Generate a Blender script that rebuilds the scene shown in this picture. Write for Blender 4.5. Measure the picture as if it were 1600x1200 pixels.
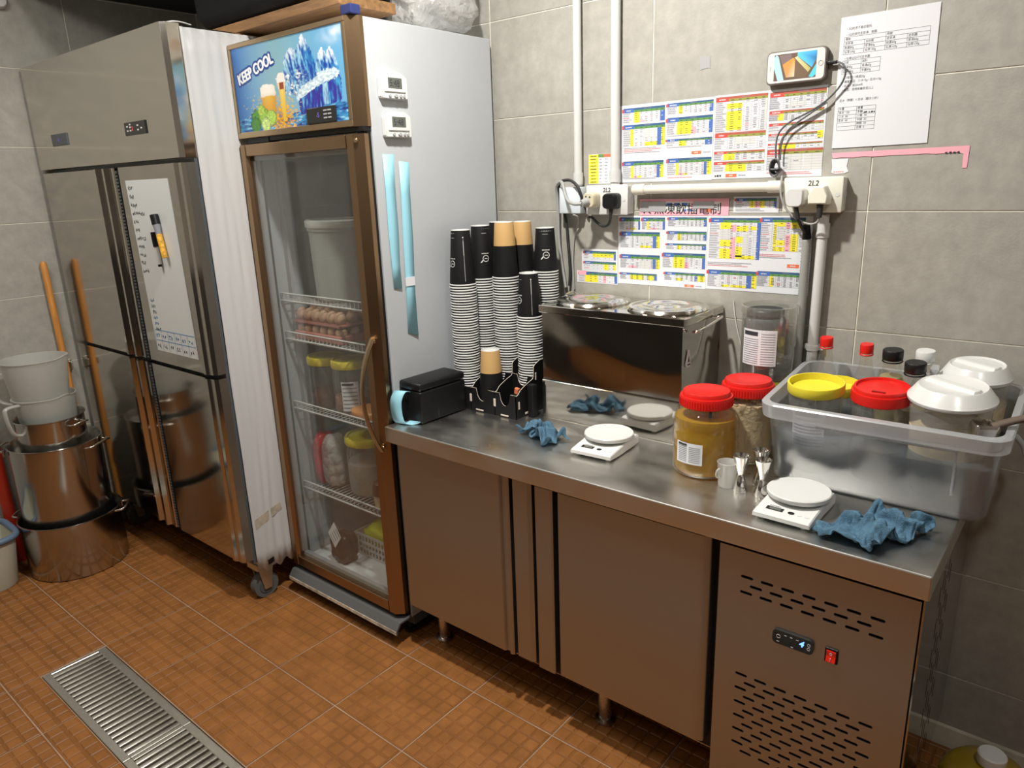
import bpy, bmesh, math, random
from mathutils import Vector, Matrix, noise
for o in list(bpy.data.objects): bpy.data.objects.remove(o)
SC = bpy.context.scene
COL = SC.collection
PI = math.pi
random.seed(7)

# ---------------------------------------------------------------- camera
CX, CY, CZ = 1.2335, -1.9692, 1.5117
YAW, PITCH, ROLL, FPX = 0.6955, -0.2769, -0.0359, 1127.64
_cy, _sy, _cp, _sp = math.cos(YAW), math.sin(YAW), math.cos(PITCH), math.sin(PITCH)
FW = Vector((-_sy*_cp, _cy*_cp, _sp)); RI = Vector((_cy, _sy, 0)); UP = RI.cross(FW)
_cr, _sr = math.cos(ROLL), math.sin(ROLL)
R2 = _cr*RI + _sr*UP; U2 = -_sr*RI + _cr*UP
CAMP = Vector((CX, CY, CZ))
cam_d = bpy.data.cameras.new('camera'); cam = bpy.data.objects.new('camera', cam_d); COL.objects.link(cam)
m = Matrix((R2, U2, -FW)).transposed().to_4x4(); m.translation = CAMP
cam.matrix_world = m
cam_d.sensor_fit = 'HORIZONTAL'; cam_d.sensor_width = 36.0; cam_d.lens = FPX/1600*36; cam_d.clip_start = 0.02
SC.camera = cam
def ray(px, py): return FW*FPX + R2*(px-800) - U2*(py-600)
def at(px, py, ax, val):
    """point where the sight line of a pixel meets the plane ax = val"""
    v = ray(px, py); i = 'xyz'.index(ax); return CAMP + v*((val-CAMP[i])/v[i])

# ---------------------------------------------------------------- world, lights, exposure
w = bpy.data.worlds.new('world'); SC.world = w; w.use_nodes = True
w.node_tree.nodes['Background'].inputs[0].default_value = (0.9, 0.93, 1, 1)
w.node_tree.nodes['Background'].inputs[1].default_value = 0.02
vs = SC.view_settings; vs.view_transform = 'Standard'; vs.look = 'None'; vs.exposure = 0.15; vs.gamma = 1.0; vs.use_curve_mapping = False
def area(name, loc, size, power, col=(1, .965, .90), rot=(0, 0, 0), shape='DISK', sy=None):
    l = bpy.data.lights.new(name, 'AREA'); l.shape = shape; l.size = size
    if sy: l.size_y = sy
    l.energy = power; l.color = col
    o = bpy.data.objects.new(name, l); COL.objects.link(o); o.location = loc; o.rotation_euler = rot
    return o
area('ceiling_lamp_main', (0.16, -0.93, 2.59), 0.10, 47)
area('fill_lamp_left', (-1.30, -1.60, 2.59), 0.55, 19)  # added fill, broad and soft, to lift the left wall
area('fill_lamp_right', (1.6, -1.35, 2.59), 0.16, 10)  # added weak fill from the right
area('fill_lamp_rear', (0.3, -2.6, 2.59), 0.3, 6)  # added weak fill behind the camera

# ---------------------------------------------------------------- materials
MATS = {}
def nodes_of(mt):
    nt = mt.node_tree; return nt, nt.nodes, nt.links
def mat(name, col, rough=0.5, metal=0.0, spec=0.5, noise_amt=0.0, noise_scale=20.0, bump=0.0, bump_scale=60.0, emit=None, estr=1.0, coat=0.0, sub=0.0, stretch=None, rvar=0.0, trans=0.0):
    if name in MATS: return MATS[name]
    mt = bpy.data.materials.new(name); mt.use_nodes = True
    nt, N, L = nodes_of(mt); b = N['Principled BSDF']
    b.inputs['Base Color'].default_value = (*col, 1); b.inputs['Roughness'].default_value = rough
    b.inputs['Metallic'].default_value = metal; b.inputs['Specular IOR Level'].default_value = spec
    b.inputs['Coat Weight'].default_value = coat
    if trans: b.inputs['Transmission Weight'].default_value = trans
    if sub:
        b.inputs['Subsurface Weight'].default_value = sub; b.inputs['Subsurface Radius'].default_value = (.01, .008, .006)
    if emit:
        b.inputs['Emission Color'].default_value = (*emit, 1); b.inputs['Emission Strength'].default_value = estr
    if noise_amt or bump or rvar:
        tc = N.new('ShaderNodeTexCoord'); mp = N.new('ShaderNodeMapping'); L.new(tc.outputs['Object'], mp.inputs[0])
        if stretch: mp.inputs['Scale'].default_value = stretch
    if noise_amt:
        n = N.new('ShaderNodeTexNoise'); n.inputs['Scale'].default_value = noise_scale; n.inputs['Detail'].default_value = 6; n.inputs['Roughness'].default_value = .65
        L.new(mp.outputs[0], n.inputs['Vector'])
        r = N.new('ShaderNodeValToRGB'); r.color_ramp.elements[0].position = .3; r.color_ramp.elements[1].position = .7
        r.color_ramp.elements[0].color = (*[c*(1-noise_amt) for c in col], 1); r.color_ramp.elements[1].color = (*[min(1, c*(1+noise_amt)) for c in col], 1)
        L.new(n.outputs['Fac'], r.inputs[0]); L.new(r.outputs[0], b.inputs['Base Color'])
    if bump:
        n2 = N.new('ShaderNodeTexNoise'); n2.inputs['Scale'].default_value = bump_scale; n2.inputs['Detail'].default_value = 4
        L.new(mp.outputs[0], n2.inputs['Vector'])
        bp = N.new('ShaderNodeBump'); bp.inputs['Strength'].default_value = bump; bp.inputs['Distance'].default_value = .01
        L.new(n2.outputs['Fac'], bp.inputs['Height']); L.new(bp.outputs[0], b.inputs['Normal'])
    if rvar:
        n3 = N.new('ShaderNodeTexNoise'); n3.inputs['Scale'].default_value = noise_scale; n3.inputs['Detail'].default_value = 3
        L.new(mp.outputs[0], n3.inputs['Vector'])
        mr = N.new('ShaderNodeMapRange'); mr.inputs[1].default_value = .3; mr.inputs[2].default_value = .7
        mr.inputs[3].default_value = max(.02, rough-rvar); mr.inputs[4].default_value = rough+rvar
        L.new(n3.outputs['Fac'], mr.inputs[0]); L.new(mr.outputs[0], b.inputs['Roughness'])
    MATS[name] = mt; return mt
def see_through(name, tint, opacity, body=(.8, .8, .8), gloss=.08, rough=.05, translucent=.0, bump=0.0, bump_scale=40):
    """thin clear or frosted sheet: straight-through light, a diffuse body and a clear gloss"""
    if name in MATS: return MATS[name]
    mt = bpy.data.materials.new(name); mt.use_nodes = True
    nt, N, L = nodes_of(mt); N.remove(N['Principled BSDF']); out = N['Material Output']
    tr = N.new('ShaderNodeBsdfTransparent'); tr.inputs[0].default_value = (*tint, 1)
    df = N.new('ShaderNodeBsdfDiffuse'); df.inputs[0].default_value = (*body, 1)
    tl = N.new('ShaderNodeBsdfTranslucent'); tl.inputs[0].default_value = (*body, 1)
    mx0 = N.new('ShaderNodeMixShader'); mx0.inputs[0].default_value = translucent
    L.new(df.outputs[0], mx0.inputs[1]); L.new(tl.outputs[0], mx0.inputs[2])
    mx = N.new('ShaderNodeMixShader'); mx.inputs[0].default_value = opacity
    L.new(tr.outputs[0], mx.inputs[1]); L.new(mx0.outputs[0], mx.inputs[2])
    gl = N.new('ShaderNodeBsdfGlossy'); gl.inputs['Roughness'].default_value = rough; gl.inputs[0].default_value = (1, 1, 1, 1)
    fr = N.new('ShaderNodeLayerWeight'); fr.inputs[0].default_value = .5
    pw_ = N.new('ShaderNodeMath'); pw_.operation = 'POWER'; pw_.inputs[1].default_value = 4.0; L.new(fr.outputs['Facing'], pw_.inputs[0])
    mu = N.new('ShaderNodeMath'); mu.operation = 'MULTIPLY_ADD'; mu.inputs[1].default_value = .7; mu.inputs[2].default_value = gloss
    L.new(pw_.outputs[0], mu.inputs[0])
    mx2 = N.new('ShaderNodeMixShader'); L.new(mu.outputs[0], mx2.inputs[0]); L.new(mx.outputs[0], mx2.inputs[1]); L.new(gl.outputs[0], mx2.inputs[2])
    if bump:
        tc = N.new('ShaderNodeTexCoord'); n2 = N.new('ShaderNodeTexNoise'); n2.inputs['Scale'].default_value = bump_scale; n2.inputs['Detail'].default_value = 3
        L.new(tc.outputs['Object'], n2.inputs['Vector'])
        bp = N.new('ShaderNodeBump'); bp.inputs['Strength'].default_value = bump; bp.inputs['Distance'].default_value = .02
        L.new(n2.outputs['Fac'], bp.inputs['Height']); L.new(bp.outputs[0], gl.inputs['Normal']); L.new(bp.outputs[0], df.inputs['Normal'])
    L.new(mx2.outputs[0], out.inputs[0])
    MATS[name] = mt; return mt

M = {}
M['wall_tile'] = mat('wall_tile', (.335, .322, .285), .5, noise_amt=.13, noise_scale=22, bump=.05, bump_scale=180)
M['grout'] = mat('grout', (.80, .77, .67), .9)
M['floor_tile'] = mat('floor_tile', (.225, .088, .022), .50, spec=.25, noise_amt=.25, noise_scale=9, bump=.04, bump_scale=120, rvar=.12)
M['floor_groove'] = mat('floor_groove', (.190, .075, .020), .6, spec=.2, noise_amt=.3, noise_scale=5)
M['floor_grout'] = mat('floor_grout', (.30, .20, .13), .9, noise_amt=.3, noise_scale=8)
M['ceiling'] = mat('ceiling', (.55, .54, .51), .8)
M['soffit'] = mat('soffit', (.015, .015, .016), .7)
M['plain_wall'] = mat('plain_wall', (.24, .22, .19), .6, noise_amt=.15, noise_scale=6)
M['base'] = mat('base', (.42, .39, .31), .7, noise_amt=.2, noise_scale=12)
def steel(name, col=(.56, .53, .48), rough=.25, stretch=(1, 1, 1), warp=0.0, warp_scale=3.0, rvar=.015, nscale=300):
    mt = mat(name, col, rough, 1.0, stretch=stretch, rvar=rvar, noise_scale=nscale)
    if warp:
        nt, N, L = nodes_of(mt); tc = N.new('ShaderNodeTexCoord'); n = N.new('ShaderNodeTexNoise')
        n.inputs['Scale'].default_value = warp_scale; n.inputs['Detail'].default_value = 1
        L.new(tc.outputs['Object'], n.inputs['Vector']); bp = N.new('ShaderNodeBump'); bp.inputs['Strength'].default_value = warp; bp.inputs['Distance'].default_value = .03
        L.new(n.outputs['Fac'], bp.inputs['Height']); L.new(bp.outputs[0], N['Principled BSDF'].inputs['Normal'])
    return mt
M['steel_mirror'] = steel('steel_mirror', (.58, .55, .50), .10, (1, 1, .03), .06, 2.2, .015)
M['steel_panel'] = steel('steel_panel', (.68, .65, .59), .13, (1, 1, .02), .12, 2.5, .02)
M['steel_satin'] = steel('steel_satin', (.55, .51, .46), .28, (.03, 1, 1), .02, 3, .02)
M['steel_door'] = steel('steel_door', (.43, .42, .40), .34, (1, 1, .03), .03, 2.5, .012)
M['steel_top'] = steel('steel_top', (.66, .645, .61), .33, (.5, 1, 1), .02, 6, .06, 14)
M['steel_bain'] = steel('steel_bain', (.42, .40, .37), .07, (1, 1, 1), .25, 2.2, .03, 8)
M['steel_riser'] = steel('steel_riser', (.60, .58, .54), .07, (1, 1, 1), .03, 2.2, .02)
M['steel_pot'] = steel('steel_pot', (.50, .49, .47), .18, (1, 1, .02), 0, 3, .015)
M['steel_bright'] = steel('steel_bright', (.75, .73, .69), .12, (1, 1, 1), 0, 3, .03)
M['steel_grate'] = steel('steel_grate', (.62, .60, .54), .38, (1, 1, 1), 0, 3, .1)
M['bronze'] = steel('bronze', (.36, .24, .14), .3, (1, 1, .03), 0, 3, .012)
M['bronze_light'] = steel('bronze_light', (.50, .37, .23), .3, (1, 1, .03), 0, 3, .012)
M['black'] = mat('black', (.006, .006, .0065), .4, spec=.35)
M['black_matte'] = mat('black_matte', (.005, .005, .0055), .6, spec=.25)
M['black_gloss'] = mat('black_gloss', (.01, .01, .011), .15)
M['rubber'] = mat('rubber', (.02, .02, .02), .8)
M['grey_rubber'] = mat('grey_rubber', (.10, .105, .095), .7)
M['white'] = mat('white', (.60, .60, .585), .45)
M['cable_braid'] = mat('cable_braid', (.09, .09, .095), .6, noise_amt=.9, noise_scale=260)
M['steel_plain'] = mat('steel_plain', (.50, .48, .44), .32, 1.0)
M['white_gloss'] = mat('white_gloss', (.62, .62, .605), .25)
M['white_paper'] = mat('white_paper', (.66, .67, .70), .8)
M['fridge_white'] = mat('fridge_white', (.42, .44, .46), .32, noise_amt=.03, noise_scale=3)
M['fridge_inside'] = mat('fridge_inside', (.80, .82, .83), .4)
M['cream'] = mat('cream', (.70, .68, .58), .4)
M['pvc'] = mat('pvc', (.58, .58, .57), .35)
M['pvc_cream'] = mat('pvc_cream', (.68, .65, .56), .35)
M['vinyl'] = mat('vinyl', (.52, .52, .52), .5)
M['red'] = mat('red', (.62, .012, .008), .35)
M['yellow'] = mat('yellow', (.68, .58, .035), .4, sub=.15)
M['blue_tape'] = mat('blue_tape', (.27, .55, .66), .55)
M['towel'] = mat('towel', (.065, .145, .22), .95, noise_amt=.3, noise_scale=120, bump=.5, bump_scale=500)
M['kraft'] = mat('kraft', (.50, .31, .12), .55)
M['wood'] = mat('wood', (.22, .115, .045), .55, noise_amt=.4, noise_scale=6, stretch=(1, 12, 12))
M['wood_pole'] = mat('wood_pole', (.52, .22, .045), .4, noise_amt=.25, noise_scale=12, stretch=(6, 6, .6))
M['mdf'] = mat('mdf', (.55, .50, .42), .8)
M['screen'] = mat('screen', (.02, .02, .02), .12)
M['lcd'] = mat('lcd', (.10, .11, .095), .25)
M['led_blue'] = mat('led_blue', (.1, .2, .9), .4, emit=(.12, .3, 1), estr=2.5)
M['led_dim'] = mat('led_dim', (.15, .13, .5), .4, emit=(.2, .2, .9), estr=.25)
M['led_red'] = mat('led_red', (.8, .05, .05), .4, emit=(1, .08, .06), estr=.8)
M['switch_red'] = mat('switch_red', (.5, .01, .005), .25, emit=(1, .05, .02), estr=.12)
M['print_grey'] = mat('print_grey', (.35, .35, .36), .7)
M['ink'] = mat('ink', (.03, .03, .035), .7)
M['ink_grey'] = mat('ink_grey', (.22, .22, .25), .8)
M['ink_red'] = mat('ink_red', (.55, .12, .12), .8)
M['ink_blue'] = mat('ink_blue', (.06, .22, .45), .8)
M['p_yellow'] = mat('p_yellow', (.80, .70, .02), .75)
M['p_blue'] = mat('p_blue', (.05, .13, .42), .75)
M['p_navy'] = mat('p_navy', (.03, .09, .20), .75)
M['p_green'] = mat('p_green', (.10, .26, .06), .75)
M['p_olive'] = mat('p_olive', (.26, .28, .05), .75)
M['p_red'] = mat('p_red', (.58, .06, .05), .75)
M['p_brick'] = mat('p_brick', (.40, .09, .06), .75)
M['p_pink'] = mat('p_pink', (.80, .38, .45), .75)
M['p_orange'] = mat('p_orange', (.72, .15, .06), .75)
M['glass'] = see_through('glass', (.97, .98, .97), .03, (.6, .62, .6), .045, .02)
M['clear_plastic'] = see_through('clear_plastic', (.93, .93, .91), .10, (.65, .65, .62), .08, .06)
M['clear_pet'] = see_through('clear_pet', (.97, .96, .93), .03, (.6, .6, .55), .045, .04)
M['frosted'] = see_through('frosted', (.92, .93, .94), .23, (.58, .60, .62), .06, .22, .4)
M['frosted_rim'] = see_through('frosted_rim', (.9, .9, .92), .55, (.60, .61, .63), .07, .2, .3)
M['tub_wall'] = see_through('tub_wall', (.93, .93, .91), .30, (.7, .69, .66), .05, .2, .3)
M['dark_lower'] = mat('dark_lower', (.035, .030, .026), .7)
M['milky'] = see_through('milky', (.85, .86, .84), .68, (.70, .70, .67), .05, .3, .45)
M['bag_film'] = see_through('bag_film', (.95, .95, .95), .48, (.78, .78, .77), .10, .12, .3, .9, 30)
M['water'] = see_through('water', (.62, .68, .72), .38, (.13, .17, .20), .06, .05)
M['syrup'] = see_through('syrup', (.90, .66, .10), .80, (.55, .33, .006), .03, .08, .45, .3, 30)
M['pale_syrup'] = see_through('pale_syrup', (.9, .8, .6), .85, (.70, .58, .38), .05, .2, .3, .4, 60)
M['amber_pale'] = see_through('amber_pale', (.9, .82, .5), .6, (.60, .52, .26), .06, .08, .3)
M['brown_sauce'] = mat('brown_sauce', (.10, .035, .02), .4)
M['orange_sauce'] = mat('orange_sauce', (.32, .14, .05), .5)
M['gold_oil'] = see_through('gold_oil', (.7, .5, .05), .75, (.42, .29, .01), .12, .08)
M['dark_grey'] = mat('dark_grey', (.075, .085, .095), .45)
M['beige'] = mat('beige', (.50, .49, .40), .5)
M['slate_blue'] = mat('slate_blue', (.10, .15, .22), .5)
M['egg'] = mat('egg', (.50, .30, .19), .55)
M['tan_foam'] = mat('tan_foam', (.58, .47, .30), .7, noise_amt=.3, noise_scale=25)
M['brown_bag'] = mat('brown_bag', (.05, .032, .028), .35, bump=.4, bump_scale=40)
M['lime_bag'] = mat('lime_bag', (.60, .62, .03), .35, bump=.3, bump_scale=40)
M['red_bag'] = mat('red_bag', (.50, .035, .035), .3, bump=.3, bump_scale=30)
M['bun'] = mat('bun', (.62, .58, .50), .6)
M['orange_bag'] = mat('orange_bag', (.62, .25, .06), .35, bump=.3, bump_scale=30)
M['brown_handle'] = mat('brown_handle', (.10, .07, .05), .6)
M['phone_gold'] = mat('phone_gold', (.62, .58, .54), .3)
M['phone_case'] = mat('phone_case', (.16, .14, .12), .4)
M['cable_grey'] = mat('cable_grey', (.32, .32, .31), .6)
M['cable_black'] = mat('cable_black', (.02, .02, .02), .6)
M['flex'] = mat('flex', (.30, .30, .28), .5)
M['plug_cream'] = mat('plug_cream', (.55, .50, .36), .4)
M['tape_smear_grey'] = mat('tape_smear_grey', (.33, .33, .34), .5)
M['stain'] = mat('stain', (.40, .35, .27), .8, noise_amt=.3, noise_scale=30)

# ---------------------------------------------------------------- mesh helpers
def nb(): return bmesh.new()
def setm(faces, mi):
    for f in faces: f.material_index = mi
def box(bm, lo, hi, bev=0.0, seg=2, mi=0, rot=None):
    x0, y0, z0 = lo; x1, y1, z1 = hi
    mtx = Matrix.Translation(((x0+x1)/2, (y0+y1)/2, (z0+z1)/2))
    if rot is not None: mtx = mtx @ rot
    r = bmesh.ops.create_cube(bm, size=1.0, matrix=mtx @ Matrix.Diagonal((abs(x1-x0), abs(y1-y0), abs(z1-z0), 1)))
    vv = r['verts']; fs = set(f for v in vv for f in v.link_faces)
    setm(fs, mi)
    if bev > 0:
        es = list(set(e for v in vv for e in v.link_edges))
        rr = bmesh.ops.bevel(bm, geom=es, offset=bev, segments=seg, affect='EDGES', profile=.5)
        setm(rr['faces'], mi)
    return vv
def lathe(bm, prof, c=(0, 0, 0), seg=32, mi=0, cap0=True, cap1=True, mtx=None, sx=1.0, sy=1.0):
    """prof: (r, z) list or (r, z, mi); revolved round z at c"""
    rings = []
    for p in prof:
        ring = []
        for k in range(seg):
            a = 2*PI*k/seg
            v = Vector((p[0]*math.cos(a)*sx, p[0]*math.sin(a)*sy, p[1]))
            if mtx is not None: v = mtx @ v
            ring.append(bm.verts.new(v+Vector(c)))
        rings.append(ring)
    for i in range(len(rings)-1):
        m_ = prof[i+1][2] if len(prof[i+1]) > 2 else mi
        for k in range(seg):
            f = bm.faces.new((rings[i][k], rings[i][(k+1) % seg], rings[i+1][(k+1) % seg], rings[i+1][k])); f.material_index = m_; f.smooth = True
    if cap0:
        f = bm.faces.new(list(reversed(rings[0]))); f.material_index = prof[0][2] if len(prof[0]) > 2 else mi
    if cap1:
        f = bm.faces.new(rings[-1]); f.material_index = prof[-1][2] if len(prof[-1]) > 2 else mi
def cyl(bm, p0, p1, r, seg=16, mi=0, r1=None):
    p0 = Vector(p0); p1 = Vector(p1); d = p1-p0; q = d.to_track_quat('Z', 'Y').to_matrix()
    lathe(bm, [(r, 0), (r if r1 is None else r1, d.length)], c=p0, seg=seg, mi=mi, mtx=q)
def spline(pts, n=8):
    pts = [Vector(p) for p in pts]; out = []
    for i in range(len(pts)-1):
        p0 = pts[max(i-1, 0)]; p1 = pts[i]; p2 = pts[i+1]; p3 = pts[min(i+2, len(pts)-1)]
        for k in range(n):
            t = k/n
            out.append(.5*((2*p1)+(-p0+p2)*t+(2*p0-5*p1+4*p2-p3)*t*t+(-p0+3*p1-3*p2+p3)*t**3))
    out.append(pts[-1]); return out
def tube(bm, pts, r, seg=8, mi=0, closed=False, flat=None):
    pts = [Vector(p) for p in pts]; n = len(pts); rings = []; prev = None
    for i in range(n):
        if closed: t = pts[(i+1) % n]-pts[(i-1) % n]
        else: t = pts[min(i+1, n-1)]-pts[max(i-1, 0)]
        t.normalize()
        if prev is None:
            a = Vector((0, 0, 1)) if abs(t.z) < .9 else Vector((1, 0, 0)); u = t.cross(a).normalized()
        else:
            u = (prev - t*prev.dot(t)); u = u.normalized() if u.length > 1e-6 else t.orthogonal().normalized()
        prev = u; v = t.cross(u)
        rr = r(i/(n-1)) if callable(r) else r
        ring = []
        for k in range(seg):
            a = 2*PI*k/seg; ca, sa = math.cos(a), math.sin(a)
            if flat: ring.append(bm.verts.new(pts[i]+u*ca*flat[0]+v*sa*flat[1]))
            else: ring.append(bm.verts.new(pts[i]+u*ca*rr+v*sa*rr))
        rings.append(ring)
    for i in range(n if closed else n-1):
        A = rings[i]; B = rings[(i+1) % n]
        for k in range(seg):
            f = bm.faces.new((A[k], A[(k+1) % seg], B[(k+1) % seg], B[k])); f.material_index = mi; f.smooth = True
    if not closed:
        for ring in (list(reversed(rings[0])), rings[-1]):
            f = bm.faces.new(ring); f.material_index = mi
def prism(bm, poly, d0, d1, plane='xz', mi=0, side=None):
    """extrude a 2D outline; plane names its two axes, d0..d1 run along the third"""
    def P(a, b, d):
        return {'xz': (a, d, b), 'yz': (d, a, b), 'xy': (a, b, d)}[plane]
    v0 = [bm.verts.new(P(a, b, d0)) for a, b in poly]; v1 = [bm.verts.new(P(a, b, d1)) for a, b in poly]
    fs = [bm.faces.new(v0), bm.faces.new(list(reversed(v1)))]
    setm(fs, mi); n = len(poly)
    for i in range(n):
        f = bm.faces.new((v0[i], v1[i], v1[(i+1) % n], v0[(i+1) % n])); f.material_index = mi if side is None else side
    return fs
def quad(bm, pts, mi=0):
    f = bm.faces.new([bm.verts.new(p) for p in pts]); f.material_index = mi; return f
def ribbon(bm, pts, wdir, width, mi=0, th=.0006):
    pts = [Vector(p) for p in pts]; wd = Vector(wdir).normalized()*width/2
    n = len(pts); A = []; B = []
    for i in range(n):
        t = (pts[min(i+1, n-1)]-pts[max(i-1, 0)]).normalized(); nn = t.cross(wd).normalized()*th/2
        A.append([bm.verts.new(pts[i]+wd+nn), bm.verts.new(pts[i]-wd+nn), bm.verts.new(pts[i]-wd-nn), bm.verts.new(pts[i]+wd-nn)])
    for i in range(n-1):
        for k in range(4):
            f = bm.faces.new((A[i][k], A[i][(k+1) % 4], A[i+1][(k+1) % 4], A[i+1][k])); f.material_index = mi; f.smooth = (k in (0, 2))
    bm.faces.new(A[0]).material_index = mi; bm.faces.new(list(reversed(A[-1]))).material_index = mi
def rrect(cx, cy, hx, hy, r, n=6):
    out = []
    for sx, sy, a0 in ((1, 1, 0), (-1, 1, PI/2), (-1, -1, PI), (1, -1, 1.5*PI)):
        for k in range(n+1):
            a = a0+PI/2*k/n; out.append((cx+sx*(hx-r)+r*math.cos(a), cy+sy*(hy-r)+r*math.sin(a)))
    return out
def loft(bm, loops, mi=0, cap0=True, cap1=True, smooth=True):
    R = [[bm.verts.new(p) for p in lp] for lp in loops]; n = len(R[0])
    for i in range(len(R)-1):
        for k in range(n):
            f = bm.faces.new((R[i][k], R[i][(k+1) % n], R[i+1][(k+1) % n], R[i+1][k])); f.material_index = mi; f.smooth = smooth
    if cap0: bm.faces.new(list(reversed(R[0]))).material_index = mi
    if cap1: bm.faces.new(R[-1]).material_index = mi
def text_into(bm, body, place, size, mi=0, depth=.0, align='LEFT', bold=0.0, shear=0.0):
    """flat lettering: place maps (x, y) of the text plane to a 3D point"""
    cu = bpy.data.curves.new('t', 'FONT'); cu.body = body; cu.size = size; cu.align_x = align; cu.fill_mode = 'FRONT'; cu.resolution_u = 3; cu.offset = bold; cu.shear = shear
    o = bpy.data.objects.new('t', cu); COL.objects.link(o)
    dg = bpy.context.evaluated_depsgraph_get(); me = o.evaluated_get(dg).to_mesh()
    vs_ = [bm.verts.new(place(v.co.x, v.co.y)) for v in me.vertices]
    for p in me.polygons:
        try:
            f = bm.faces.new([vs_[i] for i in p.vertices]); f.material_index = mi
        except ValueError: pass
    bpy.data.objects.remove(o); bpy.data.curves.remove(cu)

# ---------------------------------------------------------------- object helpers
def finish(name, bm, mats, smooth=None, recalc=True):
    if recalc: bmesh.ops.recalc_face_normals(bm, faces=bm.faces[:])
    me = bpy.data.meshes.new(name); 
    if smooth is not None:
        for f in bm.faces: f.smooth = True
    bm.to_mesh(me); bm.free()
    for mm in (mats if isinstance(mats, (list, tuple)) else [mats]): me.materials.append(M[mm] if isinstance(mm, str) else mm)
    if smooth is not None: me.set_sharp_from_angle(angle=math.radians(smooth))
    return me
def obj(name, bm, mats, parent=None, smooth=None, loc=None, world=True, recalc=True):
    """one mesh object. world=True: the mesh is in world coordinates and the origin is put at loc"""
    me = finish(name, bm, mats, smooth, recalc)
    o = bpy.data.objects.new(name, me); COL.objects.link(o)
    if parent is not None:
        o.parent = parent
        if world:
            off = Vector((0, 0, 0)); p = parent
            while p is not None: off += p.location; p = p.parent
            o.location = -off
        elif loc is not None: o.location = loc
    elif loc is not None:
        if world: me.transform(Matrix.Translation(-Vector(loc)))
        o.location = loc
    return o
def tag(o, label=None, cat=None, group=None, kind=None):
    if label: o['label'] = label
    if cat: o['category'] = cat
    if group: o['group'] = group
    if kind: o['kind'] = kind
    return o
def thing(name, label, cat, loc=(0, 0, 0), rot=(0, 0, 0), group=None):
    o = bpy.data.objects.new(name, None); COL.objects.link(o); o.location = loc; o.rotation_euler = rot
    o.empty_display_size = .05
    return tag(o, label, cat, group)
def dup(root, loc, rot=None, label=None, group=None):
    r = root.copy(); COL.objects.link(r); r.location = loc
    if rot is not None: r.rotation_euler = rot
    if label: r['label'] = label
    if group: r['group'] = group
    for ch in list(root.children):
        c = ch.copy(); COL.objects.link(c); c.parent = r
        for g in ch.children:
            d = g.copy(); COL.objects.link(d); d.parent = c
    return r
def struct(name, bm, mats, parent=None):
    o = obj(name, bm, mats, parent)
    if parent is None: o['kind'] = 'structure'
    return o
def shared(name, me, parent, loc):
    o = bpy.data.objects.new(name, me); COL.objects.link(o); o.parent = parent; o.location = loc; return o
# ================================================================ the setting
XL, XR, YB, YF, ZC = -2.267, 2.75, 0.0, -3.3, 2.62
_tiles = {}
def tile_mesh(key, maker, mats):
    if key not in _tiles:
        bm = nb(); maker(bm); _tiles[key] = finish('tile', bm, mats)
    return _tiles[key]
# back wall
bm = nb(); box(bm, (XL-.1, .002, 0), (XR+.1, .12, ZC)); wall_back = struct('wall_back', bm, 'grout')
def spans(j0, step, lo, hi):
    out = []; k = math.floor((lo-j0)/step); a = j0+k*step
    while a < hi-1e-6:
        s, e = max(a, lo), min(a+step, hi)
        if e-s > .012: out.append((s, e))
        a += step
    return out
G = .003
for (z0, z1) in spans(1.4047, .3, .0, ZC):
    for (x0, x1) in spans(.7505, .6, XL, XR):
        wx, wz = x1-x0-G, z1-z0-G; key = ('b', round(wx, 4), round(wz, 4))
        me = tile_mesh(key, lambda b: box(b, (-wx/2, 0, -wz/2), (wx/2, .006, wz/2), .0006, 1), 'wall_tile')
        shared('tile', me, wall_back, ((x0+x1)/2, 0, (z0+z1)/2))
# left wall
bm = nb(); box(bm, (XL-.12, YF, 0), (XL-.002, .1, ZC)); wall_left = struct('wall_left', bm, 'grout')
for (z0, z1) in spans(1.4047, .3, .0, ZC):
    for (y0, y1) in spans(-.5835, .6, -2.4, 0):
        wy, wz = y1-y0-G, z1-z0-G; key = ('l', round(wy, 4), round(wz, 4))
        me = tile_mesh(key, lambda b: box(b, (-.006, -wy/2, -wz/2), (0, wy/2, wz/2), .0006, 1), 'wall_tile')
        shared('tile', me, wall_left, (XL, (y0+y1)/2, (z0+z1)/2))
bm = nb(); box(bm, (XR, YF, 0), (XR+.1, .1, ZC)); struct('wall_right', bm, 'plain_wall')
bm = nb(); box(bm, (XL-.1, YF-.1, 0), (XR+.1, YF, ZC)); struct('wall_front', bm, 'plain_wall')
bm = nb(); box(bm, (XL, YF, 0), (XR, YF+.02, 1.0)); struct('added_dark_panel', bm, 'dark_lower')  # added unseen dark panel, keeps the food warmer's front reflection dark
bm = nb(); box(bm, (XL-.12, YF-.1, ZC+.002), (XR+.1, .12, ZC+.1)); struct('ceiling', bm, 'ceiling')
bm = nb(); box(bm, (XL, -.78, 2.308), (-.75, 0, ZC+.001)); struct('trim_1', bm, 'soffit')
bm = nb(); prism(bm, [(0, 0), (-.02, 0), (-.018, .012), (-.009, .05), (0, .053)], XL+.01, XR, 'yz'); struct('baseboard_back', bm, 'base')
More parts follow.
